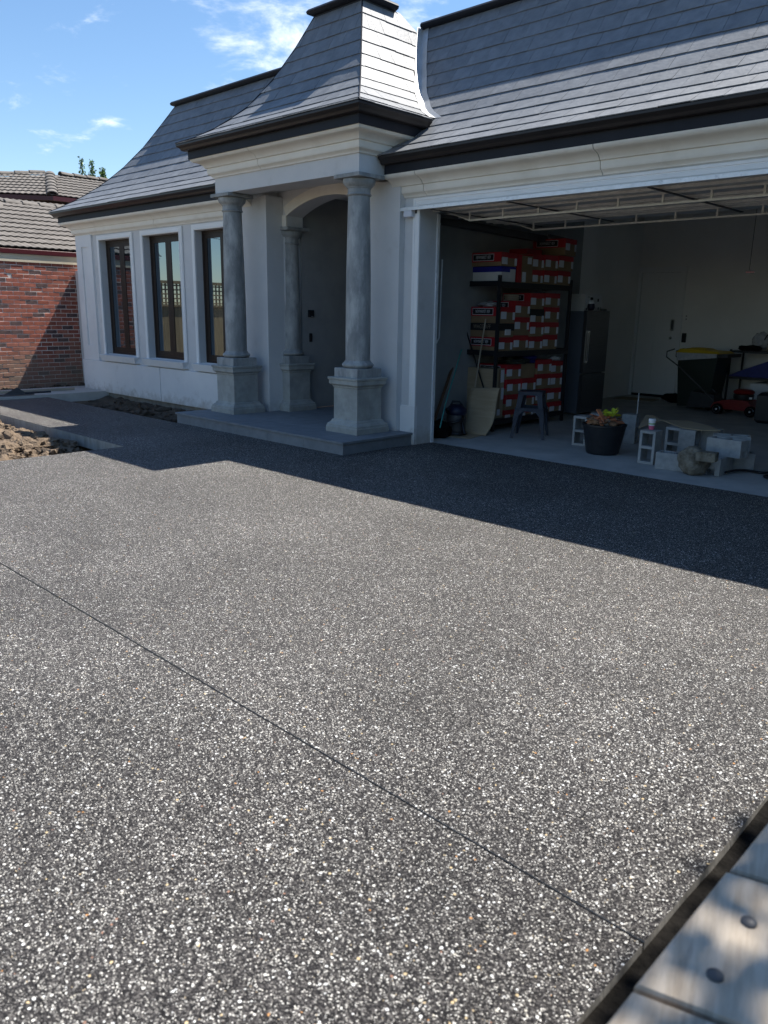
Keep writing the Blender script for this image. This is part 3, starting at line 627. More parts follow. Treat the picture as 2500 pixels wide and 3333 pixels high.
# strips above arc
n = len(inn)
for y, rev in ((ay0, 0), (ay1, 1)):
    for (xa, za), (xb, zb) in zip(inn, inn[1:]): m.add([(xa, y, za), (xb, y, zb), (xb, y, top), (xa, y, top)], [(0, 1, 2, 3)])
    m.add([(axl-.8, y, 2.87), (axl, y, 2.87), (axl, y, top), (axl-.8, y, top)], [(0, 1, 2, 3)]); m.add([(axr, y, 2.87), (axr+.8, y, 2.87), (axr+.8, y, top), (axr, y, top)], [(0, 1, 2, 3)])
for (xa, za), (xb, zb) in zip([(axl, 2.87)]+inn, inn+[(axr, 2.87)]): m.add([(xa, ay0, za), (xb, ay0, zb), (xb, ay1, zb), (xa, ay1, za)], [(0, 1, 2, 3)])
m.add([(axl-.8, ay0, 2.87), (axl, ay0, 2.87), (axl, ay1, 2.87), (axl-.8, ay1, 2.87)], [(0, 1, 2, 3)])
obj('arch_wall', m, 'wall', house)
m = MB(); bw = .135; inn2 = arc(AR-.002); outr = arc(AR+bw)
for (a, b), (c, d_) in zip(zip(inn2, inn2[1:]), zip(outr, outr[1:])):
    m.hexa([(a[0], ay0-.022, a[1]), (b[0], ay0-.022, b[1]), (b[0], ay0+.0, b[1]), (a[0], ay0, a[1]), (c[0], ay0-.022, c[1]), (d_[0], ay0-.022, d_[1]), (d_[0], ay0, d_[1]), (c[0], ay0, c[1])])
m.box(axl-.13, axl-.001, ay0-.022, ay0, 2.872, zs+.015); m.box(axr+.001, axr+.13, ay0-.022, ay0, 2.872, zs+.015)
obj('arch_moulding', m, 'cream', house)
obj('porch_side_wall', MB().box(-9.95, -9.60, 8.06, 12.3, STEP, 3.36), 'porchwall', house)
obj('porch_side_wall', MB().box(-7.64, -7.3, 8.06, 12.3, STEP, 3.36), 'porchwall', house)
obj('porch_back_wall', MB().box(-9.6, -7.64, 12.0, 12.3, STEP, 3.36), 'porchwall', house)
obj('porch_nib', MB().box(-10.3, -9.64, 7.76, 8.06, STEP, 3.3), 'wall', house)
obj('porch_nib', MB().box(-7.6, -6.98, 7.76, 8.06, STEP, 3.2), 'wall', house)
m = MB().box(-9.598, -9.572, 8.17, 8.275, 1.575, 1.685, b=.004); it = obj('intercom', m, 'blackplastic', house); obj('button', MB().box(-9.572, -9.569, 8.215, 8.255, 1.585, 1.591), 'paper', it)
obj('light_switch', MB().box(-9.598, -9.58, 8.19, 8.24, 1.20, 1.33, b=.003), 'blackplastic', house)
# porch step and pavers
sx0, sx1, sy0 = -10.44, -6.76, 6.285
obj('step_base', MB().box(sx0+.01, sx1-.01, sy0+.01, 7.9, -.1, STEP-.03), 'bluestone', house)
obj('porch_floor_base', MB().box(-9.6, -7.64, 7.9, 12.0, 0, STEP-.03), 'bluestone', house)
n = 5; w_ = (sx1-sx0)/n
for i in range(n):
    a, b = sx0+w_*i, sx0+w_*(i+1)
    obj('riser_tile', MB().box(a+.0015, b-.0015, sy0-.0, sy0+.012, .001, STEP-.032), 'bluestone', house)
    for j, (ya, yb) in enumerate(((sy0-.018, 6.78), (6.783, 7.28), (7.283, 7.9))):
        aa = a-(.015 if i == 0 and j == 0 else 0); bb = b+(.015 if i == n-1 else 0)
        obj('paver', MB().box(aa+.0015, bb-.0015, ya, yb, STEP-.03, STEP-rnd.uniform(0, .0012), b=.002), 'bluestone', house)
for i in range(4):
    for j in range(6): obj('paver', MB().box(-9.598+i*.4895, -9.598+(i+1)*.4895-.003, 7.902+j*.68, 7.902+(j+1)*.68-.003, STEP-.03, STEP-.0005), 'bluestone', house)
# --- columns
def column(x, y, pz, cap_top, rb, rtp):
    c = grp('column', house, (x, y, STEP)); k = rb/.155
    h = .285*k; z = STEP; m = MB()
    def sq(prof, mm):
        vs = []
        for hh, zz in prof: vs += [(x-hh, y-hh, zz), (x+hh, y-hh, zz), (x+hh, y+hh, zz), (x-hh, y+hh, zz)]
        fs = [(3, 2, 1, 0)]+[(4*q+i, 4*q+(i+1) % 4, 4*q+4+(i+1) % 4, 4*q+4+i) for q in range(len(prof)-1) for i in range(4)]+[tuple(4*(len(prof)-1)+i for i in range(4))]; mm.add(vs, fs)
    pt = z+pz
    b = .212*k
    sq([(h, z), (h, z+.07), (h-.008, z+.078), (h-.010, z+.10), (h-.03, z+.118), (h-.05, z+.135), (h-.056, z+.155), (b, z+.165), (b, pt-.135), (b+.01, pt-.128), (b+.012, pt-.11), (b+.03, pt-.095), (b+.045, pt-.085), (b+.045, pt-.035), (b+.056, pt-.028), (b+.060, pt-.006), (b+.055, pt)], m)
    obj('pedestal', m, 'pedestal', c)
    m = MB(); q = b-.005; sq([(q, pt), (q, pt+.108), (q-.004, pt+.115)], m); obj('base_block', m, 'cement', c)
    zb = pt+.115
    tor = [(rb+.005, zb)]+[(rb+.012+.035*math.sin(math.pi*i/8), zb+.075*(i/8)) for i in range(1, 8)]+[(rb+.012, zb+.078), (rb+.010, zb+.088), (rb, zb+.095)]
    obj('base_ring', MB().lathe((x, y, 0), tor, 40), 'cement', c, smooth=50)
    zt = cap_top
    m = MB(); pr = []
    z0_, z1_ = zb+.095, zt-.24
    for i in range(15): t = i/14; pr.append((rb-(rb-rtp)*max(0, (t-.25)/.75)**1.5, z0_+(z1_-z0_)*t))
    obj('shaft', MB().lathe((x, y, 0), pr, 48), 'cement', c, smooth=50)
    r = rtp; pr = [(r, z1_), (r+.012, z1_+.004), (r+.020, z1_+.016), (r+.012, z1_+.028), (r+.006, z1_+.032), (r+.006, z1_+.085), (r+.016, z1_+.09), (r+.018, z1_+.10), (r+.03, z1_+.108), (r+.055, z1_+.135), (r+.066, z1_+.165), (r+.064, z1_+.188), (r+.055, z1_+.195)]
    obj('capital', MB().lathe((x, y, 0), pr, 48), 'cement', c, smooth=40)
    a = rtp+.085; obj('abacus', MB().box(x-a, x+a, y-a, y+a, z1_+.195, zt, b=.004), 'cement', c)
for x in (CX1, CX2): column(x, CY, .70, 3.265, .158, .133)
for x in (RX1, RX2): column(x, RY, .72, 2.868, .150, .125)
# --- garage front wall, opening, pilaster trims
OX = -6.731
m = MB(); m.box(-7.05, OX, WY, 7.866, 0, 3.5); m.box(OX, -1.1, WY, 7.866, 2.925, 3.5); m.box(-1.1, .3, WY, 7.866, 0, 3.5); m.box(.05, .3, 7.866, 16.3, 0, 3.72); m.box(OX-.6, .3, 7.81, 7.866, 3.5, 3.72); obj('garage_front_wall', m, 'wall', house)
obj('pilaster_base', MB().box(-6.98, OX+.003, 7.505, 7.56, 0, .50, b=.004), 'plinth', house)
pf = [(0, 7.53), (0, 7.513), (.012, 7.505), (.05, 7.503), (.056, 7.512), (.064, 7.512), (.07, 7.503), (.098, 7.503), (.10, 7.513), (.108, 7.53)]
m = MB(); pts = [(OX, .50, -1, 0), (OX, 2.925, -1, .85), (-1.1, 2.925, 1, .85), (-1.1, .5, 1, 0)]
k = len(pf); vs = []
for x, z, ox, oz in pts:
    for o_, y in pf: vs.append((x+ox*o_, y, z+oz*o_*1.05))
m.add(vs, [(i*k+j, i*k+(j+1) % k, (i+1)*k+(j+1) % k, (i+1)*k+j) for i in range(3) for j in range(k)]+[tuple(range(k)), tuple(3*k+j for j in range(k))])
obj('opening_architrave', m, 'trim', house, smooth=30)
obj('jamb_strip', MB().box(OX-.001, OX+.018, 7.84, 7.885, .0, 2.86), 'galv', house)
# garage interior shell
LW = -7.50
m = MB(); m.box(LW-.1, LW, 7.868, 13.14, 0, 3.72); m.box(LW, OX-.04, 7.868, 7.95, 0, 3.72); obj('garage_side_wall', m, 'gwall', house)
obj('garage_side_wall', MB().box(-8.30, -8.19, 13.04, 16.3, -.1, 3.72), 'gwall', house); obj('garage_nib_wall', MB().box(-8.2, LW-.1, 13.04, 13.14, 0, 3.72), 'gwall', house)
m = MB(); DX0, DX1, DZ = -8.13, -7.27, 2.56
m.box(-8.3, DX0-.045, 16.2, 16.3, 0, 3.72); m.box(DX0-.045, DX1+.045, 16.2, 16.3, DZ+.045, 3.72); m.box(DX1+.045, .3, 16.2, 16.3, 0, 3.72); obj('garage_back_wall', m, 'gwall', house)
obj('garage_side_wall', MB().box(-.45, -.3, 7.87, 16.3, 0, 3.72), 'gwall', house)
obj('garage_ceiling', MB().box(-8.31, .3, 7.867, 16.6, 3.70, 3.78), 'gwall', house)
obj('garage_floor_slab', MB().box(-8.2, -7.4, 13.14, 16.25, -.1, -.003), 'gfloor', house)
# internal door
dr = grp('internal_door', house, ((DX0+DX1)/2, 16.22, 0))
m = MB(); m.box(DX0, DX1, 16.215, 16.25, .05, DZ)
for (pa, pb) in ((.10, .70), (.82, 1.10), (1.22, 2.38)): m.box(DX0+.12, DX0+.38, 16.207, 16.216, pa+.05, pb+.05, b=.003); m.box(DX1-.38, DX1-.12, 16.207, 16.216, pa+.05, pb+.05, b=.003)
obj('leaf', m, 'door', dr)
m = MB()
for a, b in ((DX0-.11, DX0-.0), (DX1, DX1+.11)): m.box(a, b, 16.165, 16.21, 0, DZ+.11, b=.004)
m.box(DX0, DX1, 16.165, 16.21, DZ+.002, DZ+.11); obj('door_frame', m, 'door', dr)
obj('back_lining', MB().box(-8.4, .3, 16.31, 16.4, -.1, 3.8), 'gasket', house); obj('threshold', MB().box(DX0, DX1, 16.19, 16.3, 0, .05), 'gasket', dr)
obj('lock_plate', MB().box(DX1-.14, DX1-.06, 16.200, 16.212, 1.39, 1.62, b=.003), 'chrome', dr); obj('pull_handle', MB().bar((DX1-.10, 16.18, 1.43), (DX1-.10, 16.18, 1.60), .02, .02), 'darksteel', dr)
obj('door_knob', MB().lathe((DX1-.10, 16.16, 1.24), [(.02, 0), (.03, .01), (.03, .035), (.012, .04), (.012, .055)], 16, ax='y'), 'chrome', dr, smooth=40)
obj('wall_switch', MB().box(-7.13, -7.04, 16.185, 16.199, 1.16, 1.35, b=.004), 'blackplastic', house)
for z in (1.62, 1.68): obj('wall_button', MB().box(-7.09, -7.07, 16.188, 16.199, z, z+.02), 'blackplastic', house)
for a, b in ((-7.155, -4.0), (-4.0, -.46)): obj('skirting', MB().box(a+.0, b-.002, 16.186, 16.1995, 0, .09), 'door', house)
# --- tilt door overhead
gd = grp('garage_door', house, (-3.9, 8.7, 2.87))
dx0, dx1 = -7.02, -.95
obj('skin', MB().box(dx0+.05, dx1, 7.46, 9.93, 2.905, 2.918), 'doorskin', gd)
obj('bottom_rail', MB().box(dx0, dx1, 7.44, 7.455, 2.872, 2.912, b=.002), 'galv', gd)
obj('bottom_flange', MB().box(dx0+.02, dx1, 7.455, 7.50, 2.89, 2.904), 'doorframe', gd)
for y in (7.75, 8.45, 8.62, 9.10, 9.25): obj('rail', MB().box(dx0+.1, dx1, y, y+.035, 2.875, 2.904), 'doorframe', gd)
for y in (8.10, 9.50):
    m = MB(); zt, zb = 2.892, 2.79; x0 = -6.42
    t = obj('truss', MB().bar((x0, y, zb), (dx1, y, zb), .03, .02).bar((dx0+.12, y, zt), (dx1, y, zt), .03, .022).bar((dx0+.3, y, zt), (x0, y, zb), .02, .014), 'doorframe', gd)
    x = x0
    while x < dx1: obj('strut', MB().box(x-.011, x+.011, y-.008, y+.008, zb+.010, zt-.011), 'doorframe', t); x += .50
for x in (-6.55, -5.45, -3.8, -2.2): obj('cross_bar', MB().box(x, x+.04, 7.50, 9.85, 2.864, 2.873), 'darksteel', gd)
obj('roller_guard', MB().box(-6.93, -6.80, 7.44, 7.50, 2.80, 2.872, b=.006), 'paper', gd)
obj('edge_arm', MB().bar((-6.78, 7.5, 2.86), (-6.78, 8.3, 2.86), .03, .04), 'darksteel', gd)
# tracks, springs
m = MB(); m.box(-6.92, -6.87, 7.97, 8.03, 0, 2.85); obj('side_channel', m, 'galv', house)
m = MB(); m.box(-7.02, -6.985, 8.10, 8.13, 0.05, 2.80); obj('side_channel', m, 'galv', house)
obj('lift_arm', MB().bar((-6.99, 8.05, 2.86), (-7.03, 8.05, 2.30), .03, .012).bar((-6.88, 8.08, 2.78), (-7.02, 8.12, 2.42), .012, .008), 'galv', house)
obj('pivot_arm', MB().tube([(-6.93, 8.2, 2.35), (-6.94, 8.2, 1.35), (-6.98, 8.16, 1.24), (-6.98, 8.16, .98)], .011, 8), 'galv', house, smooth=60)
obj('spring', MB().tube([(-6.98, 8.16, .98), (-6.98, 8.16, .12)], .02, 8), 'darksteel', house)
obj('spring', MB().tube([(-6.92, 8.1, 1.2), (-6.92, 8.1, .12)], .014, 8), 'darksteel', house)
obj('counterweight', MB().box(-6.91, -6.89, 8.05, 8.06, 2.0, 2.28), 'paper', house)
obj('overhead_track', MB().bar((-7.12, 8.1, 2.86), (-7.12, 10.9, 2.80), .07, .10).bar((-7.02, 8.1, 2.83), (-7.02, 9.6, 2.80), .03, .04), 'darksteel', house)
obj('overhead_track', MB().bar((-6.95, 10.7, 2.83), (-6.95, 11.5, 2.80), .04, .05), 'darksteel', house)

# ================================================================== STORAGE RACK
rack = thing('storage_rack', 'black steel storage rack full of red lidded boxes along garage side wall', 'shelving', (-7.07, 10.2, 0))
RX0, RX1_, RY0, RY1 = -7.37, -6.76, 9.26, 11.13
for x in (RX0, RX1_-.04):
    for y in (RY0, RY1):
        m = MB(); m.box(x, x+.04, y, y+.045, 0, 2.20, b=.003); obj('post', m, 'blackmetal', rack)
for z in (2.11, 1.148, .17):
    obj('shelf_board', MB().box(RX0+.02, RX1_-.045, RY0+.02, RY1+.02, z-.018, z), 'blackmetal', rack)
    for x in (RX0+.005, RX1_-.03): obj('beam', MB().box(x, x+.03, RY0+.046, RY1-.001, z-.075, z+.004), 'blackmetal', rack)
    for y in (RY0+.01, RY1+.01): obj('beam', MB().box(RX0+.041, RX1_-.041, y, y+.03, z-.06, z+.012), 'blackmetal', rack)
obj('brace', MB().bar((RX0+.02, RY0-.006, 1.50), (RX1_-.1, RY0-.006, .42), .022, .004, upv=(0, 1, 0)), 'blackmetal', rack)

# text meshes
def text_mesh(s, size, sx=1.0):
    cu = bpy.data.curves.new('t', 'FONT'); cu.body = s; cu.size = size; cu.align_x = 'CENTER'; cu.align_y = 'CENTER'; cu.extrude = .0006; cu.resolution_u = 2
    ob = bpy.data.objects.new('t', cu); COL.objects.link(ob); dg = bpy.context.evaluated_depsgraph_get(); dg.update()
    me = bpy.data.meshes.new_from_object(ob.evaluated_get(dg)); bpy.data.objects.remove(ob)
    for v in me.vertices: v.co.x *= sx
    return me
TM = text_mesh('NEWMARKET 1859', .062, .50); TM.materials.append(MT['paper'])
TW = text_mesh('WAGSTAFF', .085, .72); TW.materials.append(MT['goldprint'])
T59 = text_mesh('59', .085, .6); T59.materials.append(MT['paper'])
def put_text(me, name, parent, loc, rot):
    o = bpy.data.objects.new(name, me); COL.objects.link(o); WL[o.name] = Vector(loc); o.parent = parent; o.location = Vector(loc)-WL[parent.name]; o.rotation_euler = rot; return o
def carton(label, x0, x1, y0, y1, z0, z1, kind='red', front=False, stick=True, rot=0, group='red lidded boxes on the storage rack'):
    """shoe style box whose small end faces +x; lid on top"""
    o = thing('lidded_box', label, 'box', ((x0+x1)/2, (y0+y1)/2, z0), group)
    body = {'red': 'kraft', 'black': 'kraft', 'blue': 'whitecard', 'none': 'kraft'}[kind]; lidm = {'red': 'redlid', 'black': 'blacklid', 'blue': 'bluelid', 'none': 'kraft'}[kind]
    lh = .075 if kind != 'black' else .10
    if kind == 'none': lh = 0
    zl = z1-lh if lh else z1
    obj('body', MB().box(x0+.004, x1-.004, y0+.004, y1-.004, z0+.001, zl if lh else z1-.001), body, o)
    if lh:
        # lid is deeper on the long side than on the end
        fl = .13 if kind == 'red' and (z1-z0) > .17 else lh
        m = MB(); m.box(x0, x1, y0, y1, z1-.006, z1-.001); m.box(x1-.004, x1, y0, y1, z1-lh, z1-.006); m.box(x0, x0+.004, y0, y1, z1-lh, z1-.006)
        m.box(x0+.004, x1-.004, y0, y0+.004, z1-fl, z1-.006); m.box(x0+.004, x1-.004, y1-.004, y1, z1-lh, z1-.006); lid = obj('lid', m, lidm, o)
    if stick:
        sz = min(.10, (z1-z0)*.5); zz = z1-lh*.9-sz*1.0
        a = y0+rnd.uniform(.004, .03)
        obj('sticker', MB().box(x1-.003, x1+.0012, a, a+.13, zz, zz+sz), 'paper', o); obj('sticker', MB().box(x1-.003, x1+.0012, y1-.055, y1-.004, zz-.01, zz+sz*.95), 'paper', o)
    if front and kind == 'red':
        cxx, czz = (x0+x1)/2-.02, z1-.068
        m = MB().box(cxx-.185, cxx+.185, y0-.002, y0-.0004, czz-.046, czz+.046); lb = obj('name_panel', m, 'paper', o)
        obj('name_field', MB().box(cxx-.178, cxx+.178, y0-.003, y0-.0018, czz-.039, czz+.039), 'blackpaper', o)
        put_text(TM, 'lettering', o, (cxx, y0-.0036, czz), (R(90), 0, 0))
    if front and kind == 'black':
        put_text(TW, 'lettering', o, ((x0+x1)/2-.02, y0-.002, z1-.05), (R(90), 0, 0))
    if rot: o.rotation_euler = (0, 0, rot)
    return o
X1 = -6.785; X0 = -7.36
ordn = ['first', 'second', 'third', 'fourth']
rows = {0: 'bottom', 1: 'second lowest', 2: 'third lowest', 3: 'top'}
Z1 = 1.152; Z2 = 2.115; Z0 = .178
carton('red lidded box lying on the blue lidded white box on the top shelf', X0-.01, X1, 9.30, 9.68, 2.325, 2.51, front=True)
o = carton('white box with blue lid under a red one, front of the top shelf', X0+.02, X1-.005, 9.33, 9.67, Z2, 2.32, 'blue', stick=False)
obj('side_flap', MB().box(X1-.008, X1-.0035, 9.53, 9.66, Z2+.05, 2.29), 'whitecard', o)
# box on edge
o = thing('lidded_box', 'red lidded box standing on its long edge behind the blue lidded one', 'box', (-7.07, 9.85, Z2), 'red lidded boxes on the storage rack')
obj('body', MB().box(X0+.004, X1-.004, 9.80, 10.085, Z2+.002, 2.49), 'kraft', o); obj('lid', MB().box(X0, X1, 9.71, 9.80, Z2+.001, 2.50), 'redlid', o)
obj('name_panel', MB().box(-7.2, -6.83, 9.7075, 9.7095, 2.25, 2.375), 'paper', o); obj('name_field', MB().box(-7.19, -6.84, 9.706, 9.7075, 2.258, 2.367), 'blackpaper', o); put_text(T59, 'lettering', o, (-6.90, 9.705, 2.312), (R(90), 0, 0))
obj('sticker', MB().box(X1-.004, X1-.002, 9.95, 10.05, 2.38, 2.47), 'paper', o); obj('sticker', MB().box(X1-.004, X1-.002, 9.83, 9.92, Z2+.01, Z2+.15), 'paper', o)
for c, (a, b) in enumerate(((10.10, 10.38), (10.385, 10.75), (10.755, 11.12))):
    carton('red lidded box in lower row of top shelf, %s from the left' % ordn[c], X0, X1+.01*(c-1), a, b, Z2, 2.305+.01*c)
for c, (a, b) in enumerate(((10.09, 10.39), (10.395, 10.75), (10.76, 11.17))):
    carton('red lidded box in the upper row of the top shelf, %s from the left' % ordn[c], X0, X1+.012*(c-1), a, b, 2.31+.01*c, 2.525+.01*c)
carton('red lidded box at the very top of the rack, over the far end', X0+.02, X1+.03, 10.84, 11.20, 2.555, 2.80, front=True, rot=R(4))
carton('dark red lidded box set back under the roof of the rack pile', X0-.02, X1-.2, 10.2, 10.6, 2.535, 2.62, stick=False)
# middle shelf
cols = [(9.33, 9.69, [(Z1, 1.345, 'red', 1), (1.347, 1.54, 'black', 1), (1.542, 1.77, 'red', 1)]),
        (9.70, 10.08, [(Z1, 1.37, 'red', 0), (1.372, 1.63, 'red', 0), (1.632, 1.86, 'red', 1)]),
        (10.09, 10.46, [(Z1, 1.35, 'red', 0), (1.352, 1.56, 'red', 0), (1.562, 1.75, 'black', 0), (1.752, 1.98, 'red', 1)]),
        (10.47, 10.88, [(Z1, 1.37, 'red', 0), (1.372, 1.56, 'red', 0), (1.562, 1.785, 'red', 0), (1.787, 1.99, 'red', 0)])]
tier = ['lowest', 'second up', 'third up', 'topmost']
for ci, (a, b, st) in enumerate(cols):
    for k, (za, zb, kd, fr) in enumerate(st):
        lab = '%s lidded box on the middle shelf, %s stack from the left, %s' % (kd, ordn[ci], tier[k] if k < len(st)-1 else 'topmost')
        if ci == 0 and kd == 'black': lab = 'box with black WAGSTAFF lid between two red ones on the middle shelf'
        o = carton(lab, X0, X1+rnd.uniform(-.015, .012), a, b, za, zb, kd, front=bool(fr), stick=not (ci == 0 and kd == 'black'))
        if ci == 0 and kd == 'black': obj('sticker', MB().box(X1-.006, X1+.014, 9.47, 9.60, za+.03, za+.11), 'whitecard', o)
# lower stacks
cols = [(9.585, 9.95, [(Z0, .285), (.287, .51), (.512, .735), (.737, .95)]), (9.955, 10.33, [(Z0, .285), (.287, .51), (.512, .735), (.737, .95)]),
        (10.36, 10.75, [(Z0, .325), (.327, .55), (.552, .78), (.782, 1.0)]), (10.76, 11.11, [(Z0, .325), (.327, .54), (.542, .77), (.772, .965)])]
for ci, (a, b, st) in enumerate(cols):
    for k, (za, zb) in enumerate(st):
        kd = 'none' if (ci == 1 and k == 3) else 'red'
        lab = ('%s box on the lowest shelf, %s stack from the left, %s' % ('plain brown open' if kd == 'none' else 'red lidded', ordn[ci], tier[k]))
        carton(lab, X0, X1+rnd.uniform(-.015, .015), a, b, za, zb, kd, front=(ci == 0 and k == 3), stick=kd != 'none')
o = thing('packing_carton', 'tall plain brown carton at the front end of the lowest shelf behind the leaning cardboard', 'carton', (-7.08, 9.42, Z0))
obj('body', MB().box(X0-.02, X1-.03, 9.31, 9.56, Z0, .90, b=.004), 'card', o)
obj('tape', MB().box(X1-.031, X1-.028, 9.42, 9.47, Z0+.05, .89), 'kraft', o)
obj('sticker', MB().box(X1-.031, X1-.027, 9.47, 9.555, .70, .88), 'paper', o); obj('sticker', MB().box(X1-.031, X1-.027, 9.50, 9.56, .45, .62), 'paper', o); obj('sticker', MB().box(X1-.031, X1-.027, 9.42, 9.49, .22, .31), 'paper', o)
# small things on the boxes
def blob(name, c, s, seed, mt, amp=.3, sub=3, parent=None, flat=None, **kw):
    bm = bmesh.new(); bmesh.ops.create_icosphere(bm, subdivisions=sub, radius=1); m = MB(); q = Vector((seed, seed*2.1, seed*.7)); vs = []
    for v in bm.verts:
        k = 1+amp*noise.noise(v.co*1.6+q)+amp*.6*noise.noise(v.co*4+q); p = v.co*k; z = p.z*s[2]
        if flat is not None: z = max(z, flat)
        vs.append((c[0]+p.x*s[0], c[1]+p.y*s[1], c[2]+z))
    m.add(vs, [tuple(v.index for v in f.verts) for f in bm.faces]); bm.free(); return obj(name, m, mt, parent, smooth=60, fix=False)
tag(blob('crumpled_clothes', (-6.95, 9.98, .985), (.2, .25, .06), 3, 'clothes', .6, flat=-.03), 'dark crumpled clothes on the lowest shelf stacks', 'clothing')
tag(blob('crumpled_clothes', (-6.95, 10.27, 1.0), (.18, .13, .075), 5, 'bluefabric', .6, flat=-.04), 'navy crumpled cloth beside the dark clothes under the middle shelf', 'clothing')
o = tag(blob('socks', (-6.85, 10.95, 1.0), (.06, .11, .035), 8, 'whitecard', .7, flat=-.03), 'white socks on the far right box of the lowest shelf', 'clothing')
tag(blob('plastic_bag', (-7.10, 9.50, 1.80), (.16, .09, .04), 12, 'clearbag', .6, flat=-.03), 'crumpled clear plastic bag on the front box of the middle shelf', 'bag')
m = MB(); 
for k in range(3): m.lathe((-7.0, 9.9, 1.866+k*.03), [(.10, 0), (.108, .004), (.108, .024), (.10, .028)], 24)
tag(obj('tape_rolls', m, 'palewood', smooth=40), 'stack of tan tape rolls on the second stack of the middle shelf', 'tape')

# ================================================================== FRIDGE
fr = thing('fridge', 'tall stainless steel fridge freezer standing beyond the storage rack', 'fridge', (-7.18, 12.3, 0))
obj('body', MB().box(-7.46, -6.965, 11.93, 12.68, .03, 1.74, b=.004), 'fridgeside', fr)
fd = obj('upper_door', MB().box(-6.96, -6.90, 11.93, 12.68, .72, 1.75, b=.008), 'fridge', fr); obj('handle', MB().bar((-6.875, 11.985, .90), (-6.875, 11.985, 1.42), .02, .03, upv=(1, 0, 0)).box(-6.9, -6.87, 11.97, 12.0, .90, .93).box(-6.9, -6.87, 11.97, 12.0, 1.39, 1.42), 'chrome', fd)
obj('lower_door', MB().box(-6.96, -6.90, 11.93, 12.68, .05, .70, b=.008), 'fridge', fr)
o = thing('appliance_box', 'white printed appliance box on top of the fridge', 'box', (-7.2, 12.25, 1.75)); obj('carton', MB().box(-7.40, -7.0, 12.0, 12.55, 1.742, 2.02), 'whitecard', o)
for y, z, w_, h_ in ((12.40, 1.90, .05, .05), (12.43, 1.77, .03, .04), (12.50, 1.77, .02, .04), (12.04, 1.76, .04, .03), (12.10, 1.96, .02, .02)): obj('print', MB().box(-6.999, -6.9975, y, y+w_, z, z+h_), 'blackpaper', o)
o = thing('jug', 'round blue jug with white top standing before the white box on the fridge', 'jug', (-6.96, 12.10, 1.75))
obj('body', MB().lathe((-6.955, 12.13, 1.752), [(.03, 0), (.05, .01), (.062, .05), (.06, .09), (.05, .11)], 24), 'blueplastic', o, smooth=50); obj('cover', MB().lathe((-6.955, 12.13, 1.864), [(.052, 0), (.05, .03), (.035, .055), (.02, .06)], 24), 'cupwhite', o, smooth=50); obj('cap', MB().lathe((-6.955, 12.13, 1.925), [(.024, 0), (.024, .035), (.018, .04)], 16), 'blackplastic', o, smooth=50)
tag(obj('small_tin', MB().box(-6.98, -6.93, 12.47, 12.62, 1.752, 1.785, b=.003), 'darksteel'), 'small flat dark tin at the right of the fridge top', 'tin')

# ================================================================== CORNER: vacuum, pole, card, rope
vac = thing('vacuum_cleaner', 'black wet and dry vacuum with blue head in the garage corner', 'vacuum', (-6.93, 8.62, 0))
obj('drum', MB().lathe((-6.93, 8.62, .05), [(.12, 0), (.135, .02), (.14, .20), (.13, .24)], 28), 'darksteel', vac, smooth=50)
obj('head', MB().lathe((-6.93, 8.62, .292), [(.135, 0), (.15, .02), (.145, .08), (.10, .12), (.06, .14)], 28), 'blueplastic', vac, smooth=50)
obj('handle', MB().tube([(-7.0, 8.56, .40), (-6.97, 8.58, .47), (-6.90, 8.64, .47), (-6.86, 8.68, .40)], .014, 8), 'blackplastic', vac, smooth=60)
obj('base', MB().lathe((-6.93, 8.62, .0), [(.15, .015), (.17, .03), (.16, .05)], 20), 'blackplastic', vac)
hp = [(-6.87+.17*math.cos(t*.55+.4)*(1-t*.02), 8.50+.12*math.sin(t*.55+.4), .05+.018*t) for t in range(20)]
obj('hose', MB().tube([(-6.80, 8.58, .22)]+hp, .022, 10), 'hose', vac, smooth=60)
tag(blob('garden_bag', (-6.97, 8.28, .08), (.15, .16, .15), 21, 'rubber', .6, flat=-.08), 'dark crumpled bag of tools in the corner against the door channel', 'bag')
sq = thing('floor_squeegee', 'pale handled floor squeegee leaning on the front of the rack', 'squeegee', (-6.95, 9.08, 0))
obj('handle', MB().tube([(-7.09, 9.12, .06), (-6.955, 9.23, 1.60)], .012, 10), 'palewood', sq, smooth=60)
obj('blade', MB().bar((-7.12, 9.13, .04), (-6.75, 9.00, .03), .06, .035), 'blackplastic', sq)
cs = MB(); nx = 14; vs = []
for j in range(nx+1):
    for i in range(9):
        u = i/8; v = j/nx; bx = -7.02+.44*u; yy = 8.90+.16*v+.02*math.sin(u*5)+u*.10-.13*(1-v)**5; zz = .012+.63*v+.015*math.sin(u*3+5)*(v > .9)
        vs.append((bx+.015*math.sin(v*6), yy, zz))
cs.add(vs, [(j*9+i, j*9+i+1, (j+1)*9+i+1, (j+1)*9+i) for j in range(nx) for i in range(8)])
o = obj('cardboard_sheet', cs, 'card', smooth=60, fix=False); sm = o.modifiers.new('s', 'SOLIDIFY'); sm.thickness = .005
tag(o, 'curved sheet of brown cardboard leaning at the front of the rack', 'cardboard')
tag(obj('cardboard_sheet', rotz_about(MB().box(-7.2, -6.62, 8.40, 8.98, .001, .007), (-6.9, 8.7, 0), R(12)), 'card'), 'flat cardboard lying on the garage floor beneath the squeegee', 'cardboard')
rp = [(-6.72, 8.02, .18), (-6.9, 8.35, .50), (-7.08, 8.72, .82), (-7.25, 9.05, 1.10), (-7.3, 9.15, 1.16)]
tag(obj('rope', MB().tube([(a, b, c+.004*(i % 2)) for i, (a, b, c) in enumerate(rp)], .009, 8), 'teal', smooth=60), 'teal rope strung up the corner by the rack', 'rope')
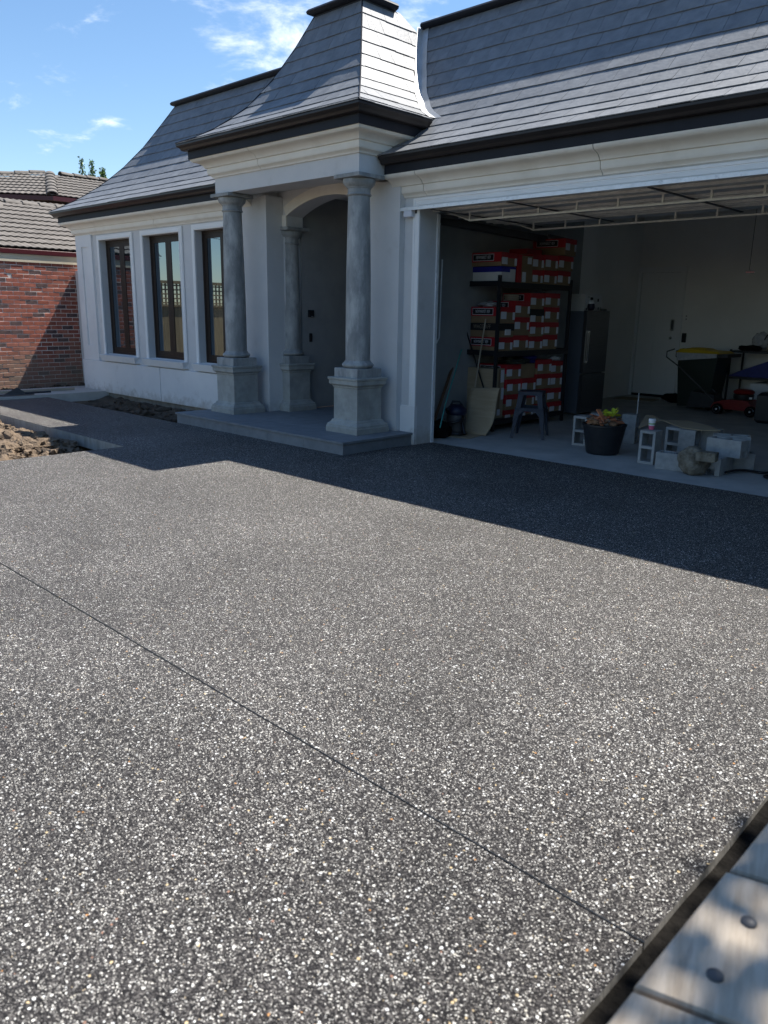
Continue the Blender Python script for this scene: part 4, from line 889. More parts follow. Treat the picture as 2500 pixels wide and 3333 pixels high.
tag(obj('timber_pole', MB().tube([(-6.95, 8.10, .1), (-7.42, 9.20, 1.12)], .022, 10), 'wood', smooth=60), 'dark timber pole leaning in the corner behind the rope', 'pole')
tag(obj('yellow_clip', MB().box(-7.499, -7.47, 9.02, 9.06, 1.62, 1.71), 'yellow'), 'small yellow level hung on the garage side wall', 'tool')

# ================================================================== STOOL
st = thing('metal_stool', 'low dark navy metal stool without a back before the boxes', 'stool', (-6.13, 9.28, 0))
cx, cy, an = -6.13, 9.28, R(25)
def SP(a, b, z): return (cx+a*math.cos(an)-b*math.sin(an), cy+a*math.sin(an)+b*math.cos(an), z)
m = MB(); hs, hz = .165, .645; 
vs = [SP(a*hs, b*hs, z) for z in (hz-.05, hz) for a, b in ((-1, -1), (1, -1), (1, 1), (-1, 1))]; m.hexa(vs); obj('seat', m, 'stool', st)
ring = MB()
for a, b in ((-1, -1), (1, -1), (1, 1), (-1, 1)):
    m = MB(); tp = [(a*hs, b*hs), (a*(hs-.075), b*hs), (a*(hs-.075), b*(hs-.02)), (a*(hs-.02), b*(hs-.02)), (a*(hs-.02), b*(hs-.075)), (a*hs, b*(hs-.075))]
    hb = .235; bt = [(a*hb, b*hb), (a*(hb-.035), b*hb), (a*(hb-.035), b*(hb-.012)), (a*(hb-.012), b*(hb-.012)), (a*(hb-.012), b*(hb-.035)), (a*hb, b*(hb-.035))]
    vs = [SP(*q, .005) for q in bt]+[SP(*q, hz-.05) for q in tp]
    m.add(vs, [(i, (i+1) % 6, 6+(i+1) % 6, 6+i) for i in range(6)]+[(5, 4, 3, 2, 1, 0), (6, 7, 8, 9, 10, 11)]); obj('leg', m, 'stool', st)
hb = .195; zc_ = .40
for (a, b), (c, d_) in zip(((-1, -1), (1, -1), (1, 1), (-1, 1)), ((1, -1), (1, 1), (-1, 1), (-1, -1))):
    m = MB(); m.bar(SP(a*hb, b*hb, zc_), SP(c*hb, d_*hb, zc_), .006, .05)
    for s_, (p, q) in ((0, ((a, b), (c, d_))), (1, ((c, d_), (a, b)))):
        P1 = Vector(SP(p[0]*(hb+.005), p[1]*(hb+.005), zc_-.02)); P2 = Vector(SP(p[0]*(hb+.02), p[1]*(hb+.02), zc_-.17)); P3 = P1+(Vector(SP(q[0]*hb, q[1]*hb, zc_-.02))-P1)*.3
        m.add([P1, P2, P3, P1+Vector((.003, .003, 0)), P2+Vector((.003, .003, 0)), P3+Vector((.003, .003, 0))], [(0, 1, 2), (3, 5, 4), (0, 3, 4, 1), (1, 4, 5, 2), (2, 5, 3, 0)])
    obj('brace', m, 'stool', st)

# ================================================================== CONCRETE BLOCKS
def hollow(L=.39, Wd=.19, Hh=.19, cells=2, notch=False):
    """cells run through z; returns builder centred on base"""
    m = MB(); t = .032; x0, x1, y0, y1 = -L/2, L/2, -Wd/2, Wd/2
    m.box(x0, x1, y0, y0+t, 0, Hh, b=.003); m.box(x0, x1, y1-t, y1, 0, Hh, b=.003)
    cw = (L-t*(cells+1))/cells
    for i in range(cells+1):
        a = x0+i*(cw+t); z0 = .0
        if notch and i != 1: 
            m.box(a, a+t, y0+t-.001, y0+t+.02, 0, Hh); m.box(a, a+t, y1-t-.02, y1-t+.001, 0, Hh); m.box(a, a+t, y0+t+.02, y1-t-.02, .07, Hh)
        else: m.box(a+.0005, a+t-.0005, y0+t-.001, y1-t+.001, z0, Hh)
    return m
def block(label, loc, rz=0, up='lie', notch=False, cells=2):
    m = hollow(cells=cells, notch=notch); 
    if up == 'stand': m.xform(Matrix.Translation((0, 0, .195)) @ Matrix.Rotation(R(90), 4, 'Y') @ Matrix.Rotation(R(90), 4, 'X') @ Matrix.Translation((0, 0, -.095)))   # long axis vertical, cells through local y
    if up == 'plain': m.xform(Matrix.Translation((0, 0, .195)) @ Matrix.Rotation(R(90), 4, 'Y') @ Matrix.Translation((0, 0, -.095)))
    if up == 'side': m.xform(Matrix.Translation((0, 0, .095)) @ Matrix.Rotation(R(90), 4, 'X') @ Matrix.Translation((0, 0, -.095)))
    m.xform(Matrix.Translation(loc) @ Matrix.Rotation(rz, 4, 'Z'))
    return tag(obj('concrete_block', m, 'block'), label, 'concrete block', 'concrete blocks on the garage floor')
block('concrete block standing on end left of the black tub', (-5.28, 9.23, 0), R(8), 'stand')
block('concrete block standing behind the black tub, its top showing', (-5.30, 9.66, 0), R(25), 'plain')
block('concrete block standing between the tub and the cardboard', (-4.95, 9.92, 0), R(12), 'plain')
cupb = block('concrete block standing on end under the paper cup', (-4.06, 8.67, 0), R(3), 'stand')
block('open celled block standing behind the cup block', (-3.98, 9.17, 0), R(4), 'stand')
block('block standing solid face forward beneath the cardboard corner', (-3.79, 9.11, 0), R(6), 'plain')
block('bluish block standing right of the solid faced one', (-3.61, 9.32, 0), R(6), 'plain')
block('block lying flat between the cup block and the rough lump', (-3.675, 8.525, 0), R(8), 'lie')
block('block lying with an arched end right of the rough lump', (-3.27, 8.70, 0), R(92), 'lie', notch=True)
block('block laid across the arched one, broad face forward', (-3.22, 8.79, .191), R(-6), 'lie', notch=True)
block('block lying on the floor behind the stacked pair', (-3.25, 9.14, 0), R(28), 'lie')
block('block lying on another behind the stacked pair', (-3.30, 9.10, .191), R(22), 'lie')
tag(blob('rough_lump', (-3.42, 8.42, .145), (.165, .15, .165), 31, 'rock', .16, 4, flat=-.143), 'rough lump of old concrete at the front of the blocks', 'rubble')
m = MB().box(-.10, .10, -.07, .07, 0, .10, b=.006); m.xform(Matrix.Translation((-3.24, 8.30, .185)) @ Matrix.Rotation(R(8), 4, 'Z'))
bm_ = obj('broken_paver', m, 'rock'); tag(bm_, 'broken square piece of concrete resting between the lump and the arched block', 'rubble')
# cup
cup = thing('paper_cup', 'small paper coffee cup with pink and green print on a block', 'cup', (-4.08, 8.71, .392))
def ring(r0, r1, z0, z1, mt, nm): return obj(nm, MB().lathe((-4.08, 8.71, .392), [(r0, z0), (r1, z1)], 28), mt, cup, smooth=50)
ring(.029, .0345, 0, .045, 'pinkprint', 'pink_band'); ring(.0345, .0365, .0455, .06, 'cupwhite', 'wall'); ring(.0365, .038, .0605, .075, 'greenprint', 'green_band'); ring(.038, .0405, .0755, .104, 'cupwhite', 'wall')
obj('lid', MB().lathe((-4.08, 8.71, .392), [(.043, .104), (.0435, .109), (.041, .113), (.040, .124), (.034, .126)], 28), 'cupwhite', cup, smooth=40)
# cardboard over blocks
def sheet(pts, z, label):
    m = MB().prism(pts, z, z+.008); o = obj('cardboard_sheet', m, 'card'); return tag(o, label, 'cardboard')
sheet([(-4.28, 8.78), (-4.32, 9.50), (-4.56, 9.76), (-4.66, 9.74)], .395, 'cardboard flap slanting from the cup block back to the left').rotation_euler = (R(2), R(2), 0)
sheet([(-3.86, 9.05), (-4.33, 9.52), (-4.10, 9.75), (-3.72, 9.48), (-3.46, 9.18), (-3.64, 9.03)], .398, 'large flattened cardboard lying over the upright blocks')
# tub
tb = thing('rubber_tub', 'black rubber tub heaped with terracotta shards and leaves', 'tub', (-4.755, 8.86, 0))
tcx, tcy = -4.77, 8.87
m = MB().lathe((tcx, tcy, 0), [(.185, .0), (.195, .006), (.205, .03), (.262, .345), (.272, .352), (.272, .372), (.262, .375), (.255, .36), (.25, .30), (.0, .30)], 40, cap=False); obj('body', m, 'blackplastic', tb, smooth=40)
obj('handle', MB().tube([(tcx+.25, tcy+.05, .36), (tcx+.27, tcy+.02, .385), (tcx+.27, tcy-.05, .385), (tcx+.25, tcy-.08, .36)], .010, 8), 'blackplastic', tb)
hp = thing('garden_waste', 'heap of terracotta shards, cement lumps and dead leaves in the tub', 'rubbish', (tcx, tcy, .30))
for i in range(16):
    a = rnd.uniform(0, 6.28); r = rnd.uniform(0, .19); w_, l_ = rnd.uniform(.03, .06), rnd.uniform(.07, .14)
    m = MB().box(-l_/2, l_/2, -w_/2, w_/2, 0, .012); m.xform(Matrix.Translation((tcx+r*math.cos(a), tcy+r*math.sin(a), .36+.07*(1-r/.2)+rnd.uniform(0, .03))) @ Matrix.Rotation(a*3, 4, 'Z') @ Matrix.Rotation(rnd.uniform(-.7, .7), 4, 'Y') @ Matrix.Rotation(rnd.uniform(-.5, .5), 4, 'X'))
    obj('terracotta_shard', m, 'terracotta', hp)
for (dx, dy, dz, l_, rz, ry) in ((-.10, -.06, .42, .22, .5, -.5), (-.02, -.05, .46, .22, -.3, .75), (-.14, .02, .44, .16, 1.2, .3)):
    m = MB().box(-l_/2, l_/2, -.028, .028, 0, .014); m.xform(Matrix.Translation((tcx+dx, tcy+dy, dz)) @ Matrix.Rotation(rz, 4, 'Z') @ Matrix.Rotation(ry, 4, 'Y')); obj('terracotta_shard', m, 'terracotta', hp)
for i in range(9):
    a = rnd.uniform(0, 6.28); r = rnd.uniform(0, .17); b_ = blob('cement_lump', (tcx+r*math.cos(a), tcy+r*math.sin(a), .37+rnd.uniform(0, .05)), (.06, .05, .035), 40+i, 'greywaste' if i % 2 else 'deadleaf', .5, 2, parent=hp)
def leafquad(m, c, l, w, rz, ry, rx):
    M4 = Matrix.Translation(c) @ Matrix.Rotation(rz, 4, 'Z') @ Matrix.Rotation(ry, 4, 'Y') @ Matrix.Rotation(rx, 4, 'X')
    vs = [M4 @ Vector(p) for p in ((0, 0, 0), (l*.35, w/2, .006), (l*.7, w*.42, .0), (l, 0, -.01), (l*.7, -w*.42, 0), (l*.35, -w/2, .006), (l*.5, 0, -.006))]
    m.add(vs, [(0, 1, 6), (1, 2, 6), (2, 3, 6), (3, 4, 6), (4, 5, 6), (5, 0, 6)])
for i in range(26):
    m = MB(); a = rnd.uniform(0, 6.28); r = rnd.uniform(.03, .23); leafquad(m, (tcx+r*math.cos(a), tcy+r*math.sin(a), .385+rnd.uniform(0, .05)), .09, .05, rnd.uniform(0, 6.28), rnd.uniform(-.5, .3), rnd.uniform(-.8, .8)); obj('dead_leaf', m, 'deadleaf', hp, fix=False)
pl = thing('leafy_cutting', 'bright lime green leaves poking from the top of the tub heap', 'leaves', (tcx+.05, tcy+.06, .42))
for i in range(18):
    m = MB(); leafquad(m, (tcx+.06+rnd.uniform(-.05, .05), tcy+.04+rnd.uniform(-.04, .04), .46+rnd.uniform(0, .06)), .085, .06, rnd.uniform(0, 6.28), rnd.uniform(-1.1, .1), rnd.uniform(-.8, .8)); obj('leaf', m, 'lime', pl, fix=False)
tag(obj('thin_rod', MB().tube([(-5.35, 10.9, .02), (-5.50, 11.2, .55)], .008, 8), 'galv'), 'thin pale rod leaning behind the tub toward the fridge', 'rod')
# hose
hs_ = [(-3.15, 8.64, .03), (-3.12, 8.86, .03), (-3.03, 9.0, .02), (-2.88, 9.0, .02), (-2.80, 9.2, .02), (-2.70, 9.0, .03), (-2.80, 8.8, .02), (-2.60, 8.75, .02), (-2.4, 9.0, .03), (-2.55, 9.25, .02), (-2.8, 9.15, .03), (-2.72, 8.95, .05)]
def smoothp(p, k=6):
    p = [Vector(q) for q in p]; out = []
    for i in range(len(p)-1):
        a, b, c, d_ = p[max(i-1, 0)], p[i], p[i+1], p[min(i+2, len(p)-1)]
        for t in range(k):
            u = t/k; out.append(.5*((2*b)+(c-a)*u+(2*a-5*b+4*c-d_)*u*u+(-a+3*b-3*c+d_)*u**3))
    return out+[p[-1]]
tag(obj('black_hose', MB().tube(smoothp(hs_), .014, 8), 'hose', smooth=60), 'black hose coiled on the floor right of the blocks', 'hose')

# ================================================================== BACK OF GARAGE
wb = thing('wheelie_bin', 'dark green wheelie bin with raised yellow lid by the internal door', 'bin', (-6.03, 14.9, 0))
m = MB(); b0, b1 = .245, .30
m.hexa([(-6.38, 14.60, .04), (-5.80, 14.60, .04), (-5.80, 15.12, .04), (-6.38, 15.12, .04), (-6.44, 14.55, .96), (-5.70, 14.55, 1.0), (-5.70, 15.20, 1.0), (-6.44, 15.20, .96)]); obj('body', m, 'greenbin', wb)
m = MB(); m.hexa([(-6.48, 14.53, 1.03), (-5.66, 14.53, 1.03), (-5.66, 15.22, 1.03), (-6.48, 15.22, 1.03), (-6.42, 14.58, 1.10), (-5.72, 14.58, 1.07), (-5.72, 15.17, 1.07), (-6.42, 15.17, 1.10)]); m.hexa([(-6.35, 14.62, 1.095), (-5.9, 14.62, 1.075), (-5.9, 15.1, 1.075), (-6.35, 15.1, 1.095), (-6.25, 14.7, 1.125), (-6.0, 14.7, 1.115), (-6.0, 15.0, 1.115), (-6.25, 15.0, 1.125)]); obj('lid', m, 'yellow', wb)
obj('rim', MB().box(-5.72, -5.52, 14.55, 15.2, .97, 1.03), 'blackplastic', wb)
obj('bag_liner', MB().hexa([(-6.455, 14.54, .88), (-5.72, 14.54, .96), (-5.72, 14.56, .96), (-6.455, 14.56, .88), (-6.46, 14.535, 1.03), (-5.72, 14.535, 1.02), (-5.72, 14.56, 1.02), (-6.46, 14.56, 1.03)]), 'clearbag', wb)
for y in (14.62, 15.12): obj('wheel', MB().lathe((-5.78, y, .10), [(.03, -.02), (.10, -.02), (.10, .02), (.03, .02)], 20, ax='y'), 'rubber', wb)
# mower
mw = thing('lawn_mower', 'red push mower with black grass catcher before the wheelie bin', 'mower', (-5.17, 14.4, 0))
mm = MB(); prof = [(-5.60, .10), (-5.55, .20), (-5.42, .24), (-5.28, .27), (-4.98, .27), (-4.90, .20), (-4.80, .16), (-4.78, .09)]
k = len(prof); vs = [(x, 14.22, z) for x, z in prof]+[(x, 14.66, z) for x, z in prof]; mm.add(vs, [(i, i+1, k+i+1, k+i) for i in range(k-1)]+[tuple(range(k)), tuple(reversed(range(k, 2*k)))]); obj('deck', mm, 'redpaint', mw)
obj('engine', MB().lathe((-5.12, 14.44, .27), [(.16, 0), (.17, .03), (.17, .09), (.15, .10)], 24), 'blackplastic', mw, smooth=40)
obj('engine_cover', MB().lathe((-5.12, 14.44, .372), [(.16, 0), (.18, .02), (.17, .05), (.13, .075), (.05, .085)], 24), 'redpaint', mw, smooth=40)
for x in (-5.46, -4.885):
    for y in (14.17, 14.70):
        wh = obj('wheel', MB().lathe((x, y, .095), [(.05, -.022), (.09, -.025), (.095, -.01), (.095, .015), (.05, .022)], 28, ax='y'), 'rubber', mw, smooth=40)
        obj('rim', MB().lathe((x, y-.026, .095), [(.062, 0), (.066, -.003), (.062, -.005)], 28, ax='y', cap=False), 'chrome', wh); obj('hub', MB().lathe((x, y-.028, .095), [(.018, .0), (.018, -.004)], 16, ax='y'), 'paper', wh)
m = MB().hexa([(-6.05, 14.25, .06), (-5.55, 14.25, .10), (-5.55, 14.65, .10), (-6.05, 14.65, .06), (-6.0, 14.27, .36), (-5.58, 14.27, .32), (-5.58, 14.63, .32), (-6.0, 14.63, .36)]); obj('grass_catcher', m, 'blackplastic', mw)
obj('handle', MB().tube([(-5.55, 14.24, .22), (-6.25, 14.24, .78), (-6.52, 14.24, .95), (-6.52, 14.24, 1.05), (-6.38, 14.24, 1.10)], .012, 8).tube([(-5.55, 14.64, .22), (-6.25, 14.64, .78), (-6.52, 14.64, .95), (-6.52, 14.64, 1.05), (-6.38, 14.64, 1.10)], .012, 8), 'darksteel', mw, smooth=60)
obj('fuel_cap', MB().lathe((-4.95, 14.30, .30), [(.025, 0), (.025, .03)], 12), 'cupwhite', mw)
# second shelf
s2 = thing('garage_shelf', 'low black perforated steel shelf stacked with cords against back wall', 'shelving', (-5.2, 15.6, 0))
for x in (-5.78, -3.9):
    for y in (15.3, 15.95):
        p_ = obj('post', MB().box(x, x+.03, y, y+.03, 0, 1.10), 'blackmetal', s2)
        if x < -5: obj('hole', MB().box(x+.011, x+.018, y-.001, y+.0, .1, .115), 'whitecard', p_)
for z in (1.08, .60): obj('shelf_board', MB().box(-5.78, -3.87, 15.28, 15.98, z-.04, z), 'blackmetal', s2)
o = tag(obj('cable_coil', MB().tube(smoothp([(-5.05+.20*math.cos(t)*(1+.12*math.sin(t*2.3)), 15.6+.06*math.sin(t*1.7), 1.30+.16*math.sin(t)+.01*math.cos(3*t)) for t in [i*.62 for i in range(34)]], 2), .012, 6), 'hose', smooth=60), 'loose coil of dark cable on the top of the low shelf', 'cable')
tag(blob('plastic_bag', (-5.35, 15.62, 1.24), (.16, .12, .16), 51, 'clearbag', .5, flat=-.155), 'crumpled clear plastic bag left of the cable coil', 'bag')
tag(blob('yellow_ball', (-5.12, 15.45, 1.14), (.06, .06, .06), 52, 'palewood', .15), 'round tan ball under the cable coil', 'ball')
tag(blob('black_tool_bag', (-5.45, 15.40, 1.12), (.20, .10, .07), 53, 'rubber', .5, flat=-.04), 'small black tool bag at the left end of the shelf top', 'bag')
m = MB().hexa([(-5.78, 15.32, .605), (-4.9, 15.32, .605), (-4.9, 15.8, .605), (-5.78, 15.8, .605), (-5.60, 15.36, .70), (-4.92, 15.36, .98), (-4.92, 15.76, .98), (-5.60, 15.76, .70)])
tag(obj('blue_tarp', m, 'bluefabric'), 'folded blue tarpaulin sloping on the middle of the low shelf', 'tarpaulin')
tag(obj('storage_tub', MB().box(-5.35, -3.95, 15.35, 15.9, .12, .50, b=.02), 'whitecard'), 'long white tub on the floor beneath the low shelf', 'tub')
tag(obj('black_case', MB().box(-4.56, -3.9, 13.45, 13.85, 0, .50, b=.05), 'blackplastic', smooth=30), 'large black plastic case at the right of the mower', 'case')
tag(blob('black_bag', (-6.78, 15.4, .08), (.22, .12, .10), 55, 'rubber', .5, flat=-.08), 'black rubbish bag slumped on the floor left of the wheelie bin', 'bag')
tag(obj('door_mat', rotz_about(MB().box(-8.0, -7.2, 15.15, 15.6, 0, .015), (-7.6, 15.4, 0), R(5)), 'mat'), 'worn brown doormat before the internal door', 'mat')
pc = thing('release_cord', 'thin cord with red handle hanging beyond the raised garage door', 'cord', (-3.76, 10.25, 2.2)); obj('cord', MB().tube([(-3.76, 10.25, 3.70), (-3.76, 10.25, 2.23)], .004, 6), 'darksteel', pc); obj('handle', MB().bar((-3.80, 10.25, 2.215), (-3.70, 10.26, 2.215), .02, .02), 'redpaint', pc)

# ================================================================== LEFT YARD DETAILS
tl = thing('screed_board', 'pale aluminium straightedge lying on the side path', 'tool', (-15.55, 5.9, .05))
m = MB().bar((-15.72, 4.9, .075), (-15.55, 7.05, .075), .05, .045); obj('straightedge', m, 'palewood', tl)
t2 = thing('trowel', 'dark long handled trowel with upright fin on the side path', 'trowel', (-15.2, 5.9, .05))
obj('blade', MB().bar((-15.25, 4.8, .07), (-15.10, 6.05, .07), .12, .02), 'darksteel', t2); obj('handle', MB().tube([(-15.12, 5.9, .09), (-15.02, 6.35, .10)], .02, 8), 'blackplastic', t2); obj('fin', MB().add([(-15.2, 5.55, .08), (-15.15, 5.95, .08), (-15.17, 5.78, .20), (-15.18, 5.55, .08), (-15.13, 5.95, .08), (-15.15, 5.78, .20)], [(0, 1, 2), (3, 5, 4), (0, 3, 4, 1), (1, 4, 5, 2), (2, 5, 3, 0)]), 'darksteel', t2)

# ================================================================== NEIGHBOUR'S HOUSE
nb = thing('brick_house', 'red brick neighbouring house with brown tiled hip roofs at the left', 'house', (-19, 8, 0))
BXw = -17.0
obj('mortar_wall', MB().box(BXw-.25, BXw-.0035, 5.62, 14, -.2, 2.60), 'mortar', nb)
bl, bh, gp = .228, .074, .012
protos = []
for k in range(4):
    m = MB(); j = rnd.uniform(-.003, .003); m.box(-.05, .0, .0, bl, 0, bh, b=.004); protos.append(m)
pm = {}
for nm in ('brick', 'brickdark', 'brickmid'):
    lst = []
    for k, p in enumerate(protos):
        me = bpy.data.meshes.new('brick'); vs = [(v[0]+noise.noise(Vector(v)*40+Vector((k, 0, 0)))*.0025, v[1]+noise.noise(Vector(v)*31+Vector((0, k, 0)))*.003, v[2]+noise.noise(Vector(v)*27)*.003) for v in p.v]
        me.from_pydata(vs, [], p.f); me.materials.append(MT[nm]); lst.append(me)
    pm[nm] = lst
rest = {k: MB() for k in pm}; cnt = 0
row = 0; z = -.09
brs = []
while z < 2.56:
    y = 5.64+(0 if row % 2 else -.12)
    while y < 8.75:
        r_ = rnd.random(); kind = 'brickdark' if r_ < .17 else ('brickmid' if r_ < .42 else 'brick')
        y0 = max(y, 5.64); brs.append((y, z, kind, y < 5.64)); y += bl+gp
    z += bh+gp; row += 1
brs.sort(key=lambda b: abs(b[0]-7.05)+ (5 if b[3] else 0))
for i, (y, z, kind, cut) in enumerate(brs):
    if cut: 
        rest[kind].box(BXw-.05, BXw+rnd.uniform(-.001, .004), 5.64, y+bl, z, z+bh); continue
    if cnt < 300:
        o = bpy.data.objects.new('brick', rnd.choice(pm[kind])); COL.objects.link(o); o.parent = nb; o.location = Vector((BXw+rnd.uniform(-.002, .004), y, z))-WL[nb.name]; o.rotation_euler = (rnd.uniform(-.012, .012), 0, rnd.uniform(-.008, .008)); cnt += 1
    else: rest[kind].box(BXw-.05, BXw+rnd.uniform(-.001, .004), y, y+bl, z, z+bh)
for kd, mb in rest.items():
    if mb.v: o = obj('brick', mb, kd, nb); o['kind'] = 'stuff'
# south wall of the neighbour (seen only from other places)
obj('front_wall', MB().box(-24, BXw-.01, 5.55, 5.62, -.2, 2.6), 'brick', nb)
obj('frieze', MB().box(BXw-.1, BXw+.016, 5.60, 14, 2.545, 2.60, b=.003), 'creampaint', nb)
obj('frieze', MB().box(BXw-.1, BXw+.004, 5.60, 14, 2.60, 2.70), 'creampaint', nb)
obj('soffit', MB().box(BXw-.05, BXw+.02, 5.6, 14, 2.69, 2.70), 'creampaint', nb)
EX = BXw+.035
obj('gutter', MB().box(EX-.10, EX, 5.6, 14, 2.70, 2.80, b=.008), 'maroon', nb)
# tiles
def tile_mesh(w, l, th=.018, amp=.022, n=12):
    vs = []; 
    for zz in (0, th):
        for (v, lift) in ((0, .034), (l, .004)):
            for i in range(n+1): vs.append((w*i/n, v, lift+zz+amp*.5*(1-math.cos(4*math.pi*i/n))))
    k = n+1; fs = []
    for i in range(n): fs.append((2*k+i, 2*k+i+1, 3*k+i+1, 3*k+i)); fs.append((i, 2*k+i, 2*k+i+1, i+1)[::-1]); fs.append((i+1, i, k+i, k+i+1)[::1])
    fs.append((0, 2*k, 3*k, k)); fs.append((n, k+n, 3*k+n, 2*k+n))
    return vs, fs
tv, tf = tile_mesh(.302, .345, amp=.016)
tme = bpy.data.meshes.new('roof_tile'); tme.from_pydata(tv, [], tf); tme.materials.append(MT['tile']); tme.polygons.foreach_set('use_smooth', [True]*len(tme.polygons))
try: tme.set_sharp_from_angle(angle=R(50))
except Exception: pass
def tile_field(O, e, upv, length_fn, rows, parent, single, course=.32):
    """O eave start (Vector), e along eave, upv up-slope unit; length_fn(s)->(u0,u1)"""
    nrm = e.cross(upv).normalized(); 
    if nrm.z < 0: nrm = -nrm
    mb = MB()
    for r_ in range(rows):
        s = r_*course; u0, u1 = length_fn(s+.1); u = math.floor(u0/.30)*.30+(.15 if r_ % 2 else 0)
        while u+.15 < u1:
            if u+.15 >= u0:
                P = O+e*u+upv*s; M3 = Matrix((e, upv, nrm)).transposed()
                if single:
                    o = bpy.data.objects.new('roof_tile', tme); COL.objects.link(o); o.parent = parent; M4 = M3.to_4x4(); M4.translation = P-WL[parent.name]; o.matrix_local = M4
                else: mb.add([P+M3 @ Vector(v) for v in tv], tf)
            u += .30
    if mb.v: o = obj('roof_tile', mb, 'tile', parent, smooth=50, fix=False); o['kind'] = 'stuff'
sl = R(21.8)
lower = grp('lower_roof', nb, (-18.5, 8, 2.8))
O = Vector((EX-.02, 5.3, 2.80)); ridge_x, ridge_z = -20.0, 3.99; rows_ = 11; ridge_y0 = 7.75
upv = Vector((-math.cos(sl), 0, math.sin(sl)))
tot = (EX-.02-ridge_x)/math.cos(sl)
tile_field(O, Vector((0, 1, 0)), upv, lambda s: ((ridge_y0-5.3)*min(1, s/tot), 4.2), int(tot/.32)+1, lower, True)
obj('roof_deck', MB().add([(EX-.05, 5.3, 2.79), (EX-.05, 14, 2.79), (ridge_x, 14, ridge_z-.01), (ridge_x, ridge_y0, ridge_z-.01)], [(0, 1, 2, 3)]).add([(EX-.05, 5.3, 2.79), (ridge_x, ridge_y0, ridge_z-.01), (-24, 5.3, 2.79)], [(0, 1, 2)]), 'tile', lower)
def capline(a, b, parent, r=.115, L=.40):
    a = Vector(a); b = Vector(b); t = (b-a); n = max(1, int(t.length/L)); t.normalize(); sd = t.cross(Vector((0, 0, 1))).normalized(); uu = sd.cross(t).normalized()
    for i in range(n):
        p0 = a+t*L*i; p1 = p0+t*(L+.03); m = MB(); vs = []
        for p, rr, lift in ((p0, r*1.06, .028), (p1, r*.92, .010)):
            for k in range(9): th = math.pi*k/8; vs.append(p+sd*rr*math.cos(th)+uu*(rr*.62*math.sin(th)+lift-.02))
        for p, rr, lift in ((p0, r*1.06, .028), (p1, r*.92, .010)):
            for k in range(9): th = math.pi*k/8; vs.append(p+sd*(rr-.02)*math.cos(th)+uu*((rr-.02)*.6*math.sin(th)+lift-.035))
        fs = [(k, k+1, 9+k+1, 9+k) for k in range(8)]+[(18+k, 27+k, 27+k+1, 18+k+1) for k in range(8)]+[(k, 18+k, 18+k+1, k+1) for k in range(8)]+[(9+k, 9+k+1, 27+k+1, 27+k) for k in range(8)]
        m.add(vs, fs); obj('ridge_cap', m, 'tile', parent, smooth=45, fix=False)
capline((ridge_x, ridge_y0, ridge_z+.02), (ridge_x, 12, ridge_z+.02), lower); capline((EX-.1, 5.35, 2.84), (ridge_x, ridge_y0, ridge_z+.03), lower)
# upper storey
upper = grp('upper_roof', nb, (-23.5, 11, 4.4))
A = Vector((-22, 9.81, 4.52)); AP = Vector((-24.5, 10.90, 5.45)); e2 = Vector((-.6, -.8, 0)); B_ = A+e2*7
sl2 = math.atan2(.93, 2.5)
obj('upper_wall', MB().prism([(-22.35, 9.9), (-22.35, 16), (-27, 16), (-27, 5), (-26.2, 4.55)], 2.0, 4.45), 'brickdark', nb)
obj('upper_fascia', MB().prism([(-22.28, 9.88), (-22.28, 16), (-22.4, 16), (-22.4, 9.95), (-26.3, 4.75), (-26.2, 4.6)], 4.22, 4.40), 'creampaint', nb)
obj('gutter', MB().sweep([(0, 4.42), (.0, 4.53), (-.12, 4.53), (-.12, 4.42)], [(A.x, 16), (A.x, A.y), (B_.x, B_.y)], 1), 'maroon', nb)
tot2 = 2.5/math.cos(sl2)
u1_ = Vector((-math.cos(sl2), 0, math.sin(sl2)))
tile_field(A+Vector((-.05, 0, .02)), Vector((0, 1, 0)), u1_, lambda s: (1.09*min(1, s/tot2), 6), int(tot2/.32), upper, False)
up2h = Vector((-.8, .6, 0)); u2_ = (up2h*math.cos(sl2)+Vector((0, 0, math.sin(sl2)))).normalized()
# facet two: hip to the left runs down from the apex
da = (AP-A); a_e = da.dot(e2); a_u = up2h.dot(da)/math.cos(sl2)
tile_field(A+Vector((0, 0, .02))+up2h*.04, e2, u2_, lambda s: (a_e*min(1, s/a_u), a_e+(7-a_e)*(1-s/a_u)), int(a_u/.32), upper, False)
BL = A+e2*7
obj('roof_deck', MB().add([A, Vector((A.x, 16, A.z)), Vector((AP.x, 16, AP.z)), AP], [(0, 1, 2, 3)]).add([A, AP, BL], [(0, 1, 2)]).add([AP, Vector((AP.x, 16, AP.z)), Vector((-30, 16, 4.0)), BL], [(0, 1, 2, 3)]), 'tile', upper)
capline(A+Vector((0, 0, .05)), AP+Vector((0, 0, .05)), upper, .15); capline(AP+Vector((0, .3, .05)), (AP.x, 16, AP.z+.05), upper, .13); capline(BL+Vector((0, 0, .06)), AP+Vector((0, 0, .06)), upper, .14)

